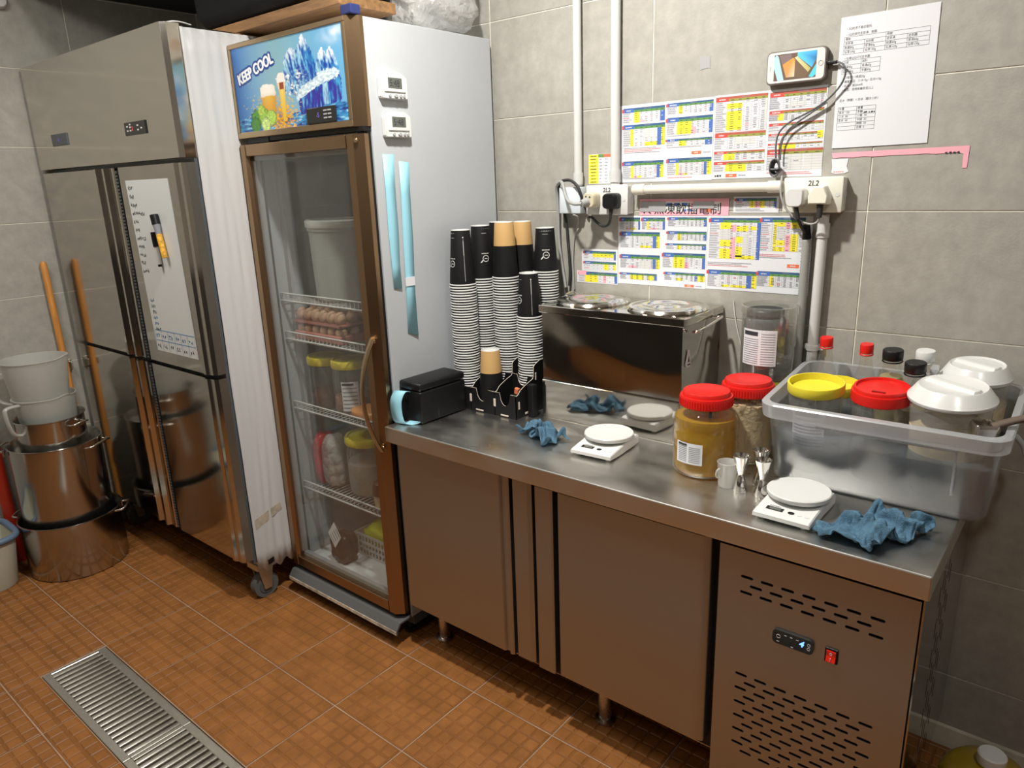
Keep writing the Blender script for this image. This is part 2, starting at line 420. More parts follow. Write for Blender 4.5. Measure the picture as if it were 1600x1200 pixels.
# floor with a sunken drain channel
DX0, DX1, DY0, DY1 = -1.268, 1.132, -1.424, -1.222
bm = nb(); zt, zb = -.0016, -.08
for lo, hi in (((XL-.1, DY1, zb), (XR+.1, .1, zt)), ((XL-.1, YF-.1, zb), (XR+.1, DY0, zt)), ((XL-.1, DY0, zb), (DX0, DY1, zt)), ((DX1, DY0, zb), (XR+.1, DY1, zt)), ((DX0, DY0, zb), (DX1, DY1, zb+.015))):
    box(bm, lo, hi)
floor = struct('floor', bm, 'floor_grout')
FS, FOX, FOY = .2975, -1.2749, -.9232
def floor_tile(bm, wx, wy):
    t = .0012
    box(bm, (-wx/2, -wy/2, -.006), (wx/2, wy/2, -.0004), .0005, 1, mi=1)
    n = 7; p = FS/n
    nx, ny = int((wx+.004)/p+.01), int((wy+.004)/p+.01)
    for i in range(nx):
        for j in range(ny):
            cx = -wx/2 + (i+.5)*wx/nx; cy = -wy/2 + (j+.5)*wy/ny; h = p/2-.0030; g = h-.0026
            zz = .0018
            a = [bm.verts.new((cx+sx*h, cy+sy*h, -.0004)) for sx, sy in ((-1, -1), (1, -1), (1, 1), (-1, 1))]
            b = [bm.verts.new((cx+sx*g, cy+sy*g, zz)) for sx, sy in ((-1, -1), (1, -1), (1, 1), (-1, 1))]
            bm.faces.new(b)
            for k in range(4): bm.faces.new((a[k], a[(k+1) % 4], b[(k+1) % 4], b[k]))
for (x0, x1) in spans(FOX, FS, XL, XR):
    for (y0, y1) in spans(FOY, FS, YF, 0):
        pcs = [(y0, y1)]
        if x1 > DX0+.02 and x0 < DX1-.02 and y0 < DY1-.02 and y1 > DY0+.02: pcs = [(y0, DY0)] if DY0-y0 > .02 else []
        for (ya, yb) in pcs:
            wx, wy = x1-x0-.004, yb-ya-.004; key = ('f', round(wx, 3), round(wy, 3))
            me = tile_mesh(key, lambda b: floor_tile(b, wx, wy), ['floor_tile', 'floor_groove'])
            shared('tile', me, floor, ((x0+x1)/2, (ya+yb)/2, 0))
# drain grates
def make_grate(label):
    t = thing('drain_grate', label, 'drain grate', (DX0, DY0, -.02), group='steel grates over the floor drain')
    L, W = .598, DY1-DY0-.004
    bm = nb(); b = .024
    for lo, hi in (((.001, .002, 0), (L, b, .021)), ((.001, W-b, 0), (L, W, .021)), ((.001, b, 0), (.014, W-b, .021)), ((L-.013, b, 0), (L, W-b, .021))): box(bm, lo, hi, .0015, 1)
    obj('frame', bm, 'steel_grate', t, world=False)
    n = 22; bm = nb(); box(bm, (-.0085, b-.001, .004), (.0085, W-b+.001, .0195), .003, 2); me = finish('slat', bm, 'steel_grate', 40)
    for k in range(n): shared('slat', me, t, (.014+(k+.5)*(L-.027)/n, 0, 0))
    return t
g0 = make_grate('slotted steel drain grate section whose short end meets the floor tiles nearest the stock pots')
dup(g0, (DX0+.6, DY0, -.02), label='slotted steel drain grate section joined end to end between two other sections')
dup(g0, (DX0+1.2, DY0, -.02), label='slotted steel drain grate section facing the second counter fridge door')
dup(g0, (DX0+1.8, DY0, -.02), label='slotted steel drain grate section facing the slotted machine panel')

# ================================================================ four door freezer
FZ = thing('upright_freezer', 'tall four-door stainless steel upright freezer with white vinyl side in the corner', 'freezer', (-1.65, -.42, 0))
fx0, fx1, fy, fzt = -2.243, -1.056, -.795, 2.0
bm = nb(); box(bm, (fx0+.005, -.735, .15), (fx1-.003, -.05, 1.996), .004); obj('body', bm, 'steel_panel', FZ)
bm = nb(); prism(bm, [(fx0, fy+.01), (fx0+.006, fy), (fx1-.012, fy), (fx1, fy+.014), (fx1, fy+.055), (fx0, fy+.055)], 1.612, fzt, 'xy'); obj('top_panel', bm, 'steel_panel', FZ)
bm = nb(); box(bm, (fx0+.01, -.752, .17), (fx1-.004, -.735, 1.61)); obj('door_surround', bm, 'dark_grey', FZ)
def fz_door(x0, x1, z0, z1, ridges):
    bm = nb(); c = .022
    if ridges:
        xs = [(x0, fy+.042), (x0, fy+.004), (x0+.004, fy)]
        for rx in (x1-.145, x1-.075):
            xs += [(rx, fy), (rx+.008, fy-.012), (rx+.022, fy-.012), (rx+.03, fy+.004), (rx+.05, fy+.004), (rx+.058, fy)]
        xs += [(x1-.004, fy), (x1, fy+.004), (x1, fy+.042)]
    else:
        xs = [(x0, fy+.042), (x0, fy+.006), (x0+.01, fy), (x0+.016, fy), (x1-.07, fy), (x1-.06, fy-.006), (x1-.045, fy-.006), (x1-.035, fy+.002), (x1-.012, fy+.002), (x1, fy+.012), (x1, fy+.042)]
    prism(bm, xs, z0, z1, 'xy'); d = obj('door', bm, 'steel_mirror', FZ)
    if not ridges:
        bm = nb(); box(bm, (x1-.0006, fy+.0125, z0), (x1+.0006, fy+.042, z1)); obj('door_edge', bm, 'steel_plain', d)
    return d
fz_door(fx0+.018, -1.556, .903, 1.597, True)
dR = fz_door(-1.528, fx1, .903, 1.597, False)
fz_door(fx0+.018, -1.556, .19, .888, True)
fz_door(-1.528, fx1, .19, .888, False)
for z0, z1 in ((.90, 1.59), (.19, .885)):
    bm = nb(); box(bm, (-1.552, fy+.004, z0), (-1.532, fy+.02, z1), mi=0); r_ = random.Random(3)
    for k in range(int((z1-z0)/.012)):
        z = z0+.006+k*.012; box(bm, (-1.549, fy+.001, z), (-1.536, fy+.006, z+.005+.003*r_.random()), mi=1)
    tag(obj('door_gasket', bm, ['black_matte', 'dark_grey'], FZ), 'black ribbed gasket strip between the doors')
def display(x0, x1, z0, z1, body, led, txt, parent, y, small=True):
    bm = nb(); box(bm, (x0, y-.004, z0), (x1, y+.01, z1), .002); d = obj('control_display', bm, body, parent)
    h = z1-z0; w_ = x1-x0
    bm = nb(); text_into(bm, txt, lambda a, b: (x0+w_*.36+a, y-.0046, z0+h*.36+b), h*.42); obj('digits', bm, led, d)
    return d, w_, h
d, w_, h = display(-2.05, -1.90, 1.695, 1.739, 'dark_grey', 'led_dim', '-18', FZ, fy)
d, w_, h = display(-1.405, -1.252, 1.695, 1.737, 'screen', 'led_red', '2', FZ, fy)
bm = nb()
for (a, b) in ((.12, .3), (.12, .62), (.26, .3), (.26, .55), (.26, .75), (.62, .3), (.62, .62), (.78, .4)):
    box(bm, (-1.405+.153*a, fy-.0048, 1.695+.042*b), (-1.405+.153*(a+.07), fy-.0043, 1.695+.042*(b+.11)))
obj('symbols', bm, 'white', d)
# white vinyl side cladding with torn lower edge
bm = nb(); NY, NZ = 92, 26
for s in (0,):
    grid = []
    for i in range(NY+1):
        y = -.742+(.69)*i/NY; row = []
        for j in range(NZ+1):
            z = .135+1.855*j/NZ
            wv = .0040*noise.noise(Vector((i*.55+.8*math.sin(j*.5), j*.22, 2.0)))+.0011*math.sin(i*1.35+1.6*math.sin(j*.55+i*.13))
            if j == 0: z += .012*math.sin(i*.9)
            row.append(bm.verts.new((fx1+.003+wv, y, z)))
        grid.append(row)
    for i in range(NY):
        for j in range(NZ):
            f = bm.faces.new((grid[i][j], grid[i+1][j], grid[i+1][j+1], grid[i][j+1])); f.smooth = True
o = obj('side_cladding', bm, 'vinyl', FZ); tag(o, 'white creased vinyl covering of the freezer side')
sm = o.modifiers.new('t', 'SOLIDIFY'); sm.thickness = .002; sm.offset = -1
bm = nb(); prism(bm, [(-.735, .30), (-.74, .34), (-.62, .375), (-.615, .345)], fx1+.005, fx1+.0066, 'yz'); tag(obj('tape_remnant', bm, 'stain', FZ), 'dirty torn tape strip low on the white side')
bm = nb(); prism(bm, [(-.70, .145), (-.70, .165), (-.675, .17), (-.675, .15)], fx1+.005, fx1+.0068, 'yz'); obj('hinge_notch', bm, 'black', FZ)
bm = nb()
for (a, b) in ((fx0, fx1),): tube(bm, spline([(a+.01, fy+.03, fzt+.001), (a+.4, fy+.028, fzt+.003), (a+.8, fy+.03, fzt+.001), (b-.03, fy+.03, fzt+.004), (b-.01, fy+.1, fzt+.002)], 6), .002, 6)
obj('film_edge', bm, 'white', FZ)
def caster(x, y, parent, sz=.05):
    bm = nb(); cyl(bm, (x-.016, y, sz), (x+.016, y, sz), sz, 28); c = obj('caster', bm, 'grey_rubber', parent, smooth=40)
    bm = nb(); cyl(bm, (x-.019, y, sz), (x+.019, y, sz), sz*.62, 24); cyl(bm, (x-.022, y, sz), (x+.022, y, sz), sz*.2, 16); obj('hub', bm, 'dark_grey', c, smooth=40)
    bm = nb()
    for s in (-1, 1): prism(bm, [(y-.014, sz-.012), (y+.014, sz-.012), (y+.03, sz*2+.03), (y-.03, sz*2+.03)], x+s*.024-.002, x+s*.024+.002, 'yz')
    box(bm, (x-.035, y-.04, sz*2+.028), (x+.035, y+.04, .152)); obj('bracket', bm, 'steel_grate', c)
for x, y in ((-1.10, -.70), (-2.16, -.70), (-1.10, -.12), (-2.16, -.12)): caster(x, y, FZ)

# dry-erase sheet on the freezer door
def on_front(y):
    return lambda a, b: (a, y, b)
wb = thing('whiteboard_sheet', 'tall white dry-erase sheet with handwriting stuck to the freezer door', 'whiteboard', (-1.31, fy, .948))
bm = nb(); prism(bm, [(-1.474, 1.552), (-1.165, 1.552), (-1.146, .949), (-1.446, .949)], fy-.0015, fy-.0002, 'xz')
obj('sheet', bm, mat('dry_erase', (.66, .68, .67), .12), wb)
bm = nb(); r_ = random.Random(5)
def scribble(bm, x, z, n, s, mi, y):
    for k in range(n):
        cx = x+k*s*.62
        for q in range(3):
            a = r_.random()*PI; l_ = s*(.25+.3*r_.random()); px, pz = cx+s*.2*(r_.random()-.5), z+s*.5*(r_.random()-.5)
            dx, dz = math.cos(a)*l_*.5, math.sin(a)*l_*.5; nx, nz = -dz, dx; nn = math.hypot(nx, nz); nx, nz = nx/nn*.0016, nz/nn*.0016
            quad(bm, [(px-dx-nx, y, pz-dz-nz), (px+dx-nx, y, pz+dz-nz), (px+dx+nx, y, pz+dz+nz), (px-dx+nx, y, pz-dz+nz)], mi)
yy = fy-.0019
for k, n in enumerate((3, 3, 4, 8, 3, 3, 6, 4, 4, 3, 4)): scribble(bm, -1.455+.0008*k, 1.525-k*.0285, n, .019, 0, yy)
for k, (n, c_) in enumerate(((3, 1), (3, 0), (3, 0), (3, 1), (3, 1), (4, 0))): scribble(bm, -1.43+.001*k, 1.135-k*.021, n, .016, c_, yy)
for z in (1.025, .987):
    quad(bm, [(-1.440, yy, z), (-1.152, yy, z+.002), (-1.152, yy, z+.0045), (-1.440, yy, z+.0025)], 1)
for k in range(6):
    scribble(bm, -1.43+k*.048, 1.006, 2, .024, 1, yy); scribble(bm, -1.43+k*.048, .968, 2, .022, 0, yy)
    quad(bm, [(-1.444+k*.048, yy, .952), (-1.4425+k*.048, yy, .952), (-1.4425+k*.048, yy, 1.026), (-1.444+k*.048, yy, 1.026)], 1)
obj('handwriting', bm, ['ink', 'ink_blue'], wb)
mk = thing('marker_pen', 'marker pen with black cap and orange patterned barrel held on the dry-erase sheet', 'marker', (-1.262, fy-.012, 1.29))
a, b = Vector((-1.276, fy-.013, 1.437)), Vector((-1.246, fy-.013, 1.295)); d_ = b-a
bm = nb(); cyl(bm, a, a+d_*.22, .0135, 14); obj('cap', bm, 'black', mk, smooth=40)
bm = nb(); cyl(bm, a+d_*.22, a+d_*.45, .012, 14, r1=.009); obj('grip', bm, 'ink_grey', mk, smooth=40)
bm = nb(); cyl(bm, a+d_*.45, b, .0095, 14); obj('barrel', bm, mat('amber_pattern', (.62, .33, .03), .4, noise_amt=.6, noise_scale=90), mk, smooth=40)
mk = thing('marker_pen', 'white marker pen with black cap and tip held on the dry-erase sheet', 'marker', (-1.30, fy-.012, 1.26))
a, b = Vector((-1.306, fy-.0105, 1.379)), Vector((-1.296, fy-.0105, 1.262)); d_ = b-a
bm = nb(); cyl(bm, a, a+d_*.42, .0095, 14); obj('cap', bm, 'black', mk, smooth=40)
bm = nb(); cyl(bm, a+d_*.42, a+d_*.93, .0075, 14); obj('barrel', bm, 'white_gloss', mk, smooth=40)
bm = nb(); cyl(bm, a+d_*.93, b, .0065, 14); obj('tip', bm, 'black', mk, smooth=40)

# ================================================================ glass door fridge
GF = thing('display_fridge', 'tall white display fridge with bronze-framed glass door and picture header', 'fridge', (-.74, -.3, 0))
gx0, gx1, gy, gz0, gz1 = -1.046, -.431, -.55, .085, 1.95
t_ = .035
bm = nb(); box(bm, (gx1-t_, gy, gz0), (gx1, -.025, gz1), .002); obj('side_wall', bm, 'fridge_white', GF)
bm = nb(); box(bm, (gx0, gy, gz0), (gx0+t_, -.025, gz1), .002); obj('side_wall', bm, 'fridge_white', GF)
bm = nb(); box(bm, (gx0+t_, -.07, gz0), (gx1-t_, -.025, gz1)); obj('back_wall', bm, 'fridge_inside', GF)
bm = nb(); box(bm, (gx0+t_, gy+.01, gz1-.03), (gx1-t_, -.07, gz1)); box(bm, (gx0+t_, gy, 1.655), (gx1-t_, -.07, 1.68)); obj('top_wall', bm, 'fridge_inside', GF)
bm = nb(); box(bm, (gx0+t_, gy+.005, gz0), (gx1-t_, -.07, .135)); obj('interior_floor', bm, 'fridge_inside', GF)
bm = nb()
for x in (gx0+t_+.002, gx1-t_-.022):
    for y in (gy+.05, -.14): box(bm, (x, y, .16), (x+.02, y+.012, 1.62))
obj('shelf_rail', bm, 'print_grey', GF)
bm = nb(); box(bm, (gx0+.09, -.12, 1.1), (gx0+.13, -.071, 1.62)); box(bm, (gx0+.05, -.10, .3), (gx0+.2, -.071, 1.6)); obj('evaporator_cover', bm, 'print_grey', GF)
# header
hz0, hz1, hy = 1.668, 1.95, -.592
bm = nb(); prism(bm, [(gx0, gy), (gx0, hy+.004), (gx0+.004, hy), (-.462, hy), (gx1-.001, -.562), (gx1-.001, gy)], hz0, hz1+.001, 'xy'); hd = obj('header_box', bm, 'bronze', GF)
bm = nb(); px0, px1, pz0, pz1 = -1.032, -.471, hz0+.018, hz1-.013; by = hy-.004
for lo, hi in (((px0-.014, by, hz0), (px1+.012, hy+.001, pz0)), ((px0-.014, by, pz1), (px1+.012, hy+.001, hz1+.001)), ((px0-.014, by, pz0), (px0, hy+.001, pz1)), ((px1, by, pz0), (px1+.012, hy+.001, pz1))): box(bm, lo, hi, .0015, 1)
obj('header_frame', bm, 'bronze_light', GF)
# header picture: flat print made of layered colour patches
def colmat(name):
    if name in MATS: return MATS[name]
    mt = bpy.data.materials.new(name); mt.use_nodes = True; nt, N, L = nodes_of(mt)
    a = N.new('ShaderNodeVertexColor'); a.layer_name = 'Col'; b = N['Principled BSDF']; b.inputs['Roughness'].default_value = .22
    L.new(a.outputs[0], b.inputs['Base Color']); MATS[name] = mt; return mt
M['print'] = colmat('print')
class Print:
    """flat printed shapes with their own ink colours, on a plane given by place(u, v, layer)"""
    def __init__(s, place): s.bm = nb(); s.cl = s.bm.loops.layers.float_color.new('Col'); s.place = place; s.k = 0
    def poly(s, pts, cols):
        s.k += 1
        f = s.bm.faces.new([s.bm.verts.new(s.place(u, v, s.k)) for u, v in pts])
        if not isinstance(cols[0], (tuple, list)): cols = [cols]*len(pts)
        def lin(c): return c/12.92 if c <= .04045 else ((c+.055)/1.055)**2.4
        for l, c in zip(f.loops, cols): l[s.cl] = (*[lin(x) if False else x for x in c], 1)
    def rect(s, u0, v0, u1, v1, c): s.poly([(u0, v0), (u1, v0), (u1, v1), (u0, v1)], c)
    def disc(s, u, v, ru, rv, c, n=14, c2=None):
        s.poly([(u+ru*math.cos(2*PI*k/n), v+rv*math.sin(2*PI*k/n)) for k in range(n)], [c if (c2 is None or math.sin(2*PI*k/n) > 0) else c2 for k in range(n)])
    def text(s, body, u, v, size, c, scale_u, bold=0, rot=0, sx=1.0):
        s.k += 1; b0 = len(s.bm.faces); k = s.k; cr, sr = math.cos(rot), math.sin(rot)
        text_into(s.bm, body, lambda a, b: s.place(u+(a*sx*cr-b*sr)*scale_u, v+a*sx*sr+b*cr, k), size, bold=bold)
        s.bm.faces.ensure_lookup_table()
        for f in s.bm.faces[b0:]:
            for l in f.loops: l[s.cl] = (*c, 1)
    def done(s, name, parent, mt='print'): return obj(name, s.bm, mt, parent, recalc=False)
W_, H_ = px1-px0, pz1-pz0
# everything below in fractions of the panel; u right, v up
P = Print(lambda u, v, k: (px0+u*W_, hy-.0008-.00003*k, pz0+v*H_))
def pip(u, v, poly):
    c = False; j_ = len(poly)-1
    for i_ in range(len(poly)):
        (a, b), (p, q) = poly[i_], poly[j_]
        if (b > v) != (q > v) and u < (p-a)*(v-b)/(q-b)+a: c = not c
        j_ = i_
    return c
def mix3(a, b, t): t = max(0, min(1, t)); return tuple(a[i_]*(1-t)+b[i_]*t for i_ in range(3))
def nz(u, v, s, o=0.0): return noise.noise(Vector((u*s, v*s, o)))
DEEP, MID, PALE, VIO, WHT = (.012, .055, .36), (.05, .34, .62), (.42, .68, .78), (.045, .022, .27), (.78, .87, .90)
PEAKS = [([(.47, .40), (.475, .62), (.50, .76), (.53, .83), (.565, .87), (.60, .83), (.63, .60), (.60, .34)], .87, .62, True),
         ([(.57, .28), (.59, .60), (.61, .82), (.645, .90), (.668, .98), (.70, .92), (.735, .80), (.775, .60), (.785, .42), (.74, .24)], .97, .50, False),
         ([(.75, .40), (.765, .60), (.795, .74), (.825, .80), (.85, .74), (.87, .55), (.87, .38)], .80, .60, True),
         ([(.84, .30), (.85, .62), (.865, .74), (.89, .79), (.92, .72), (.95, .56), (.955, .42), (.95, .28)], .78, .48, False)]
LOWER = [(.595, .12), (.595, .33), (.78, .40), (.96, .47), (.955, .22), (.90, .17), (.78, .13)]
SLAB = [(.575, .30), (.60, .40), (.68, .46), (.76, .50), (.78, .545), (.85, .57), (.92, .56), (.955, .515), (.93, .46), (.84, .435), (.76, .40), (.66, .33), (.60, .29)]
CUBES = [(.415, .555, .026), (.505, .545, .034), (.545, .44, .03), (.60, .55, .032), (.565, .36, .022), (.52, .37, .016), (.485, .40, .012)]
def pic(u, v):
    c = skyc(u, v); c = mix3(c, (.30, .48, .52), .35*math.exp(-((u-.42)/.2)**2-((v-.6)/.3)**2))
    cl = nz(u, v*.6, 9, 3)*.5+nz(u, v*.6, 22, 7)*.35+.35; c = mix3(c, (.72, .80, .84), max(0, cl*1.7-.15)*math.exp(-((u-.93)/.09)**2-((v-.92)/.09)**2))
    uj, vj = u+.007*nz(u, v, 70, 1)+.004*nz(u, v, 150, 5), v+.016*nz(u, v, 60, 2)
    for poly, top, dark, left in PEAKS:
        if pip(uj, vj, poly):
            st = nz(u*2.2+v*.25, v*.25, 24, 9)+.6*nz(u*2+v*.3, v*.4, 60, 4); x0 = min(p[0] for p in poly); x1_ = max(p[0] for p in poly); f = (u-x0)/(x1_-x0)
            b = mix3(DEEP, MID, .5+st*1.3); b = mix3(b, VIO, max(0, (dark+.12-v)*3.2)*(.4+.6*f) if not left else max(0, .45-v)*2)
            b = mix3(b, PALE, (.75-f*1.1 if left else .42-f*.9)+st*.8); b = mix3(b, WHT, (v-(top-.16))*6+st*.8); c = b
    if pip(uj, vj, LOWER):
        st = nz(u*3, v*.25, 22, 12)+.5*nz(u*3, v*.3, 60, 3); c = mix3(VIO, DEEP, .5+st); c = mix3(c, MID, st*1.5+(.5 if .80 < u < .86 or u > .91 else -.15)); c = mix3(c, PALE, (.55+st if .805 < u < .85 else st*.9-.35))
    if pip(uj, vj, SLAB): c = mix3((.36, .52, .62), WHT, .55+1.2*nz(u, v, 40, 6)+.6*nz(u, v, 110, 8))
    for cu, cv, a in CUBES:
        q = [(cu-a*.5, cv), (cu+a*.1, cv+a*1.9), (cu+a*1.0, cv+a*.7), (cu+a*.5, cv-a*1.6)]
        if pip(u+.003*nz(u, v, 90), v, q): c = mix3((.05, .12, .28), (.82, .90, .93), .5+1.6*nz(u, v, 55, cu*40))
    if .55 < u < .72 and .30 < v < .66:
        k_ = nz(u, v, 48, 21)+.6*nz(u, v, 110, 22); t = math.exp(-((u-.61)/.06)**2-((v-.5)/.13)**2); c = mix3(c, (.74, .85, .90), (k_*2.4-.35)*t); c = mix3(c, (.03, .07, .28), (-k_*2.2-.4)*t)
    sea = .15+.025*math.sin(u*16)+.03*nz(u, 0, 14, 2)+.16*max(0, u-.72)
    if v < sea and not (.60 < u < .80 and v > .11):
        k_ = nz(u, v*2.2, 16, 31)+.6*nz(u, v*2.4, 40, 33); c = mix3((.015, .07, .30), (.06, .36, .62), .5+1.2*k_); c = mix3(c, (.62, .80, .86), k_*2.2-.75); c = mix3(c, (.02, .012, .14), -k_*2-.55)
    d_ = math.hypot((u-.43)/.13, (v-.11)/.24); k_ = nz(u, v, 40, 41)+.7*nz(u, v, 95, 43); c = mix3(c, mix3((.40, .12, .012), (.80, .46, .05), .5+k_*1.4), (1.15-d_)*2.2+k_*2.4-.5)
    d_ = math.hypot((u-.22)/.10, (v-.27)/.16); c = mix3(c, (.66, .52, .10), (1.0-d_)*1.2+k_*3-1.25)
    if pip(u, v, [(.262, .13), (.375, .11), (.392, .40), (.386, .49), (.36, .515), (.28, .525), (.248, .49), (.246, .42)]):
        e = abs(u-.32)/.075; c = mix3(mix3((.62, .27, .02), (.74, .46, .06), (v-.12)*3.2), (.40, .13, .01), e*e*.5)
        if v > .385+.02*nz(u, v, 40, 51): c = mix3((.86, .83, .74), (.66, .52, .34), max(0, .43-v)*9+e*e*.3)
    if pip(u, v, [(.438, .07), (.468, .07), (.478, .40), (.492, .52), (.486, .60), (.462, .62), (.432, .615), (.412, .57), (.41, .50), (.428, .40)]):
        e = abs(u-.452)/.03; c = mix3((.72, .42, .03), (.85, .66, .16), v*1.8); c = mix3(c, (.36, .13, .02), e*e*.35)
        if v > .51: c = (.84, .80, .76)
        elif v > .44 and abs(u-.452) < .02: c = (.30, .07, .03)
        elif v > .44: c = mix3(c, (.80, .72, .60), .6)
    for hu, hv, a, b_ in ((.185, .15, .055, (.05, .18, .02)), (.255, .17, .05, (.20, .36, .04)), (.165, .075, .05, (.04, .15, .02)), (.325, .135, .05, (.28, .42, .07)), (.235, .235, .038, (.26, .38, .05)), (.265, .065, .045, (.36, .48, .15))):
        d_ = math.hypot((u-hu)/a, (v-hv)/(a*1.9))
        if d_+.25*nz(u, v, 50, hu*30) < 1: c = mix3(b_, tuple(min(1, x*2.0) for x in b_), .45+.9*nz(u+v*.4, v, 60, 61)); c = mix3(c, tuple(x*.35 for x in b_), max(0, d_-.72)*2.6)
    return tuple(max(0, x) for x in c)
def skyc(u, v):
    l = (.018, .13, .46); mid = (.24, .44, .49); r = (.13, .38, .62)
    t = max(0, 1-abs(u-.42)/.42); base = mix3(l, r, u*2)
    return mix3(mix3(base, mid, t*.85), (.02, .16, .5), max(0, .5-v)*.7*max(0, .5-u)*2)
nu, nv = 200, 104
vg = [[P.bm.verts.new(P.place(i/nu, j/nv, 0)) for j in range(nv+1)] for i in range(nu+1)]; cg = [[pic(i/nu, j/nv) for j in range(nv+1)] for i in range(nu+1)]
for i in range(nu):
    for j in range(nv):
        f = P.bm.faces.new((vg[i][j], vg[i+1][j], vg[i+1][j+1], vg[i][j+1]))
        for l, (a, b) in zip(f.loops, ((i, j), (i+1, j), (i+1, j+1), (i, j+1))): l[P.cl] = (*cg[a][b], 1)
P.k = 1
# lettering with a dark outline
sc = H_/W_
for k in range(10):
    a_ = 2*PI*k/10; P.text('KEEP COOL', .045+.034*math.cos(a_)*sc, .565+.032*math.sin(a_), .172, (.012, .055, .27), sc, rot=math.radians(13), sx=.90)
for dx, dv in ((-.011, 0), (-.006, .005), (0, -.006), (0, .006), (.006, -.005), (.011, 0)): P.text('KEEP COOL', .045+dx*sc, .565+dv, .172, (.84, .87, .88), sc, rot=math.radians(13), sx=.90)
o = P.done('picture_panel', GF); tag(o, 'blue iceberg and beer picture print reading KEEP COOL')
d, w_, h = display(-.662, -.527, 1.687, 1.730, 'screen', 'led_dim', '-5', GF, hy-.003)
bm = nb()
for k in range(6): box(bm, (-.578+.02*(k % 2), hy-.0085, 1.697+.010*(k//2)), (-.563+.02*(k % 2), hy-.0075, 1.701+.010*(k//2)))
obj('symbols', bm, 'print_grey', d)
bm = nb(); box(bm, (gx0+.03, hy+.01, 1.652), (gx0+.15, hy+.05, 1.667)); box(bm, (gx0+.02, -.58, 1.655), (gx1-.004, gy, hz0)); obj('hinge_plate', bm, 'black', GF)
# door
dz0, dz1, dy, dyb = .112, 1.648, -.600, -.563
bx0, bx1, ox0, ox1 = gx0+.002, gx1-.002, -1.008, -.492     # door outer and glass opening
oz0, oz1 = .152, 1.612
door = bpy.data.objects.new('door', None); COL.objects.link(door); door.parent = GF; door.location = -GF.location
bm = nb()
prism(bm, [(bx0, dyb), (bx0, dy+.004), (bx0+.006, dy), (ox0-.006, dy), (ox0, dy+.012), (ox0, dyb)], dz0, dz1, 'xy')
prism(bm, [(ox1, dyb), (ox1, dy+.012), (ox1+.006, dy), (-.458, dy), (bx1, dy+.022), (bx1, dyb)], dz0, dz1, 'xy')
for z0, z1 in ((dz0, oz0), (oz1, dz1)): box(bm, (ox0, dy, z0), (ox1, dyb, z1), .002, 1)
fr = obj('door_frame', bm, 'bronze', door)
bm = nb(); box(bm, (ox0-.004, dy+.016, oz0-.004), (ox1+.004, dy+.020, oz1+.004)); obj('glass_pane', bm, 'glass', door)
bm = nb()
for x0, x1, z0, z1 in ((ox0, ox0+.014, oz0, oz1), (ox1-.014, ox1, oz0, oz1), (ox0, ox1, oz0, oz0+.014), (ox0, ox1, oz1-.014, oz1)): box(bm, (x0, dy+.022, z0), (x1, dyb+.002, z1))
obj('glass_spacer', bm, 'print_grey', door)
bm = nb(); box(bm, (gx0+.006, dyb, dz0), (gx0+.05, gy-.001, dz1)); box(bm, (gx1-.05, dyb, dz0-.02), (gx1-.006, gy-.001, dz1+.01)); box(bm, (gx0+.05, dyb, dz0), (gx1-.05, gy-.001, dz0+.035)); box(bm, (gx0+.05, dyb, dz1-.03), (gx1-.05, gy-.001, dz1)); obj('door_gasket', bm, 'black', door)
hp = []
for k in range(13):
    t = k/12; z = 1.062-(1.062-.705)*t; hp.append((-.446-.018*math.sin(PI*t), dy-.004-.042*math.sin(PI*t)**.8, z))
bm = nb(); tube(bm, hp, .012, 10, flat=(.014, .006)); obj('door_handle', bm, 'bronze_light', door, smooth=50)
bm = nb()
for z in (1.055, .715, 1.63): cyl(bm, (-.445, dy-.003, z), (-.445, dy+.004, z), .006, 12)
obj('screw', bm, 'bronze_light', door)
# bent kick plate
bm = nb(); prism(bm, [(-.626, .054), (-.626, .068), (-.608, .092), (-.555, .094), (-.555, .088), (-.604, .086), (-.620, .066), (-.620, .054)], gx0+.004, gx1+.002, 'yz'); obj('kick_plate', bm, mat('kick_grey', (.09, .09, .088), .5), GF)
bm = nb(); box(bm, (gx0+.006, -.6275, .055), (gx1+.001, -.6255, .068)); tag(obj('kick_plate_edge', bm, mat('rust_white', (.52, .46, .36), .8, noise_amt=.6, noise_scale=25), GF), 'chipped off-white lip of the kick plate')
bm = nb(); box(bm, (gx0+.02, -.54, .05), (gx1-.002, -.03, gz0)); obj('base_frame', bm, 'dark_grey', GF)
for x in (gx0+.06, gx1-.05):
    for y in (-.52, -.08):
        bm = nb(); lathe(bm, [(.02, 0), (.02, .012), (.009, .014), (.009, .055)], (x, y, 0), 14); obj('foot', bm, 'rubber', GF, smooth=40)
# wire shelves
SHX0, SHX1, SHY0, SHY1 = -1.005, -.472, -.535, -.10
def wire_shelf(z):
    bm = nb()
    for k in range(26):
        x = SHX0+.008+(SHX1-SHX0-.016)*k/25; tube(bm, [(x, SHY0, z+.026), (x, SHY0, z), (x, SHY1, z)], .0016, 5)
    for y in (SHY0, SHY0+.14, SHY1-.12, SHY1): cyl(bm, (SHX0, y, z-.003), (SHX1, y, z-.003), .0026, 6)
    for zz in (z+.026, z): cyl(bm, (SHX0, SHY0-.002, zz), (SHX1, SHY0-.002, zz), .0028, 6)
    return obj('wire_shelf', bm, 'white', GF, smooth=50)
SZ = [1.129, .992, .733, .418]
for z in SZ: wire_shelf(z)

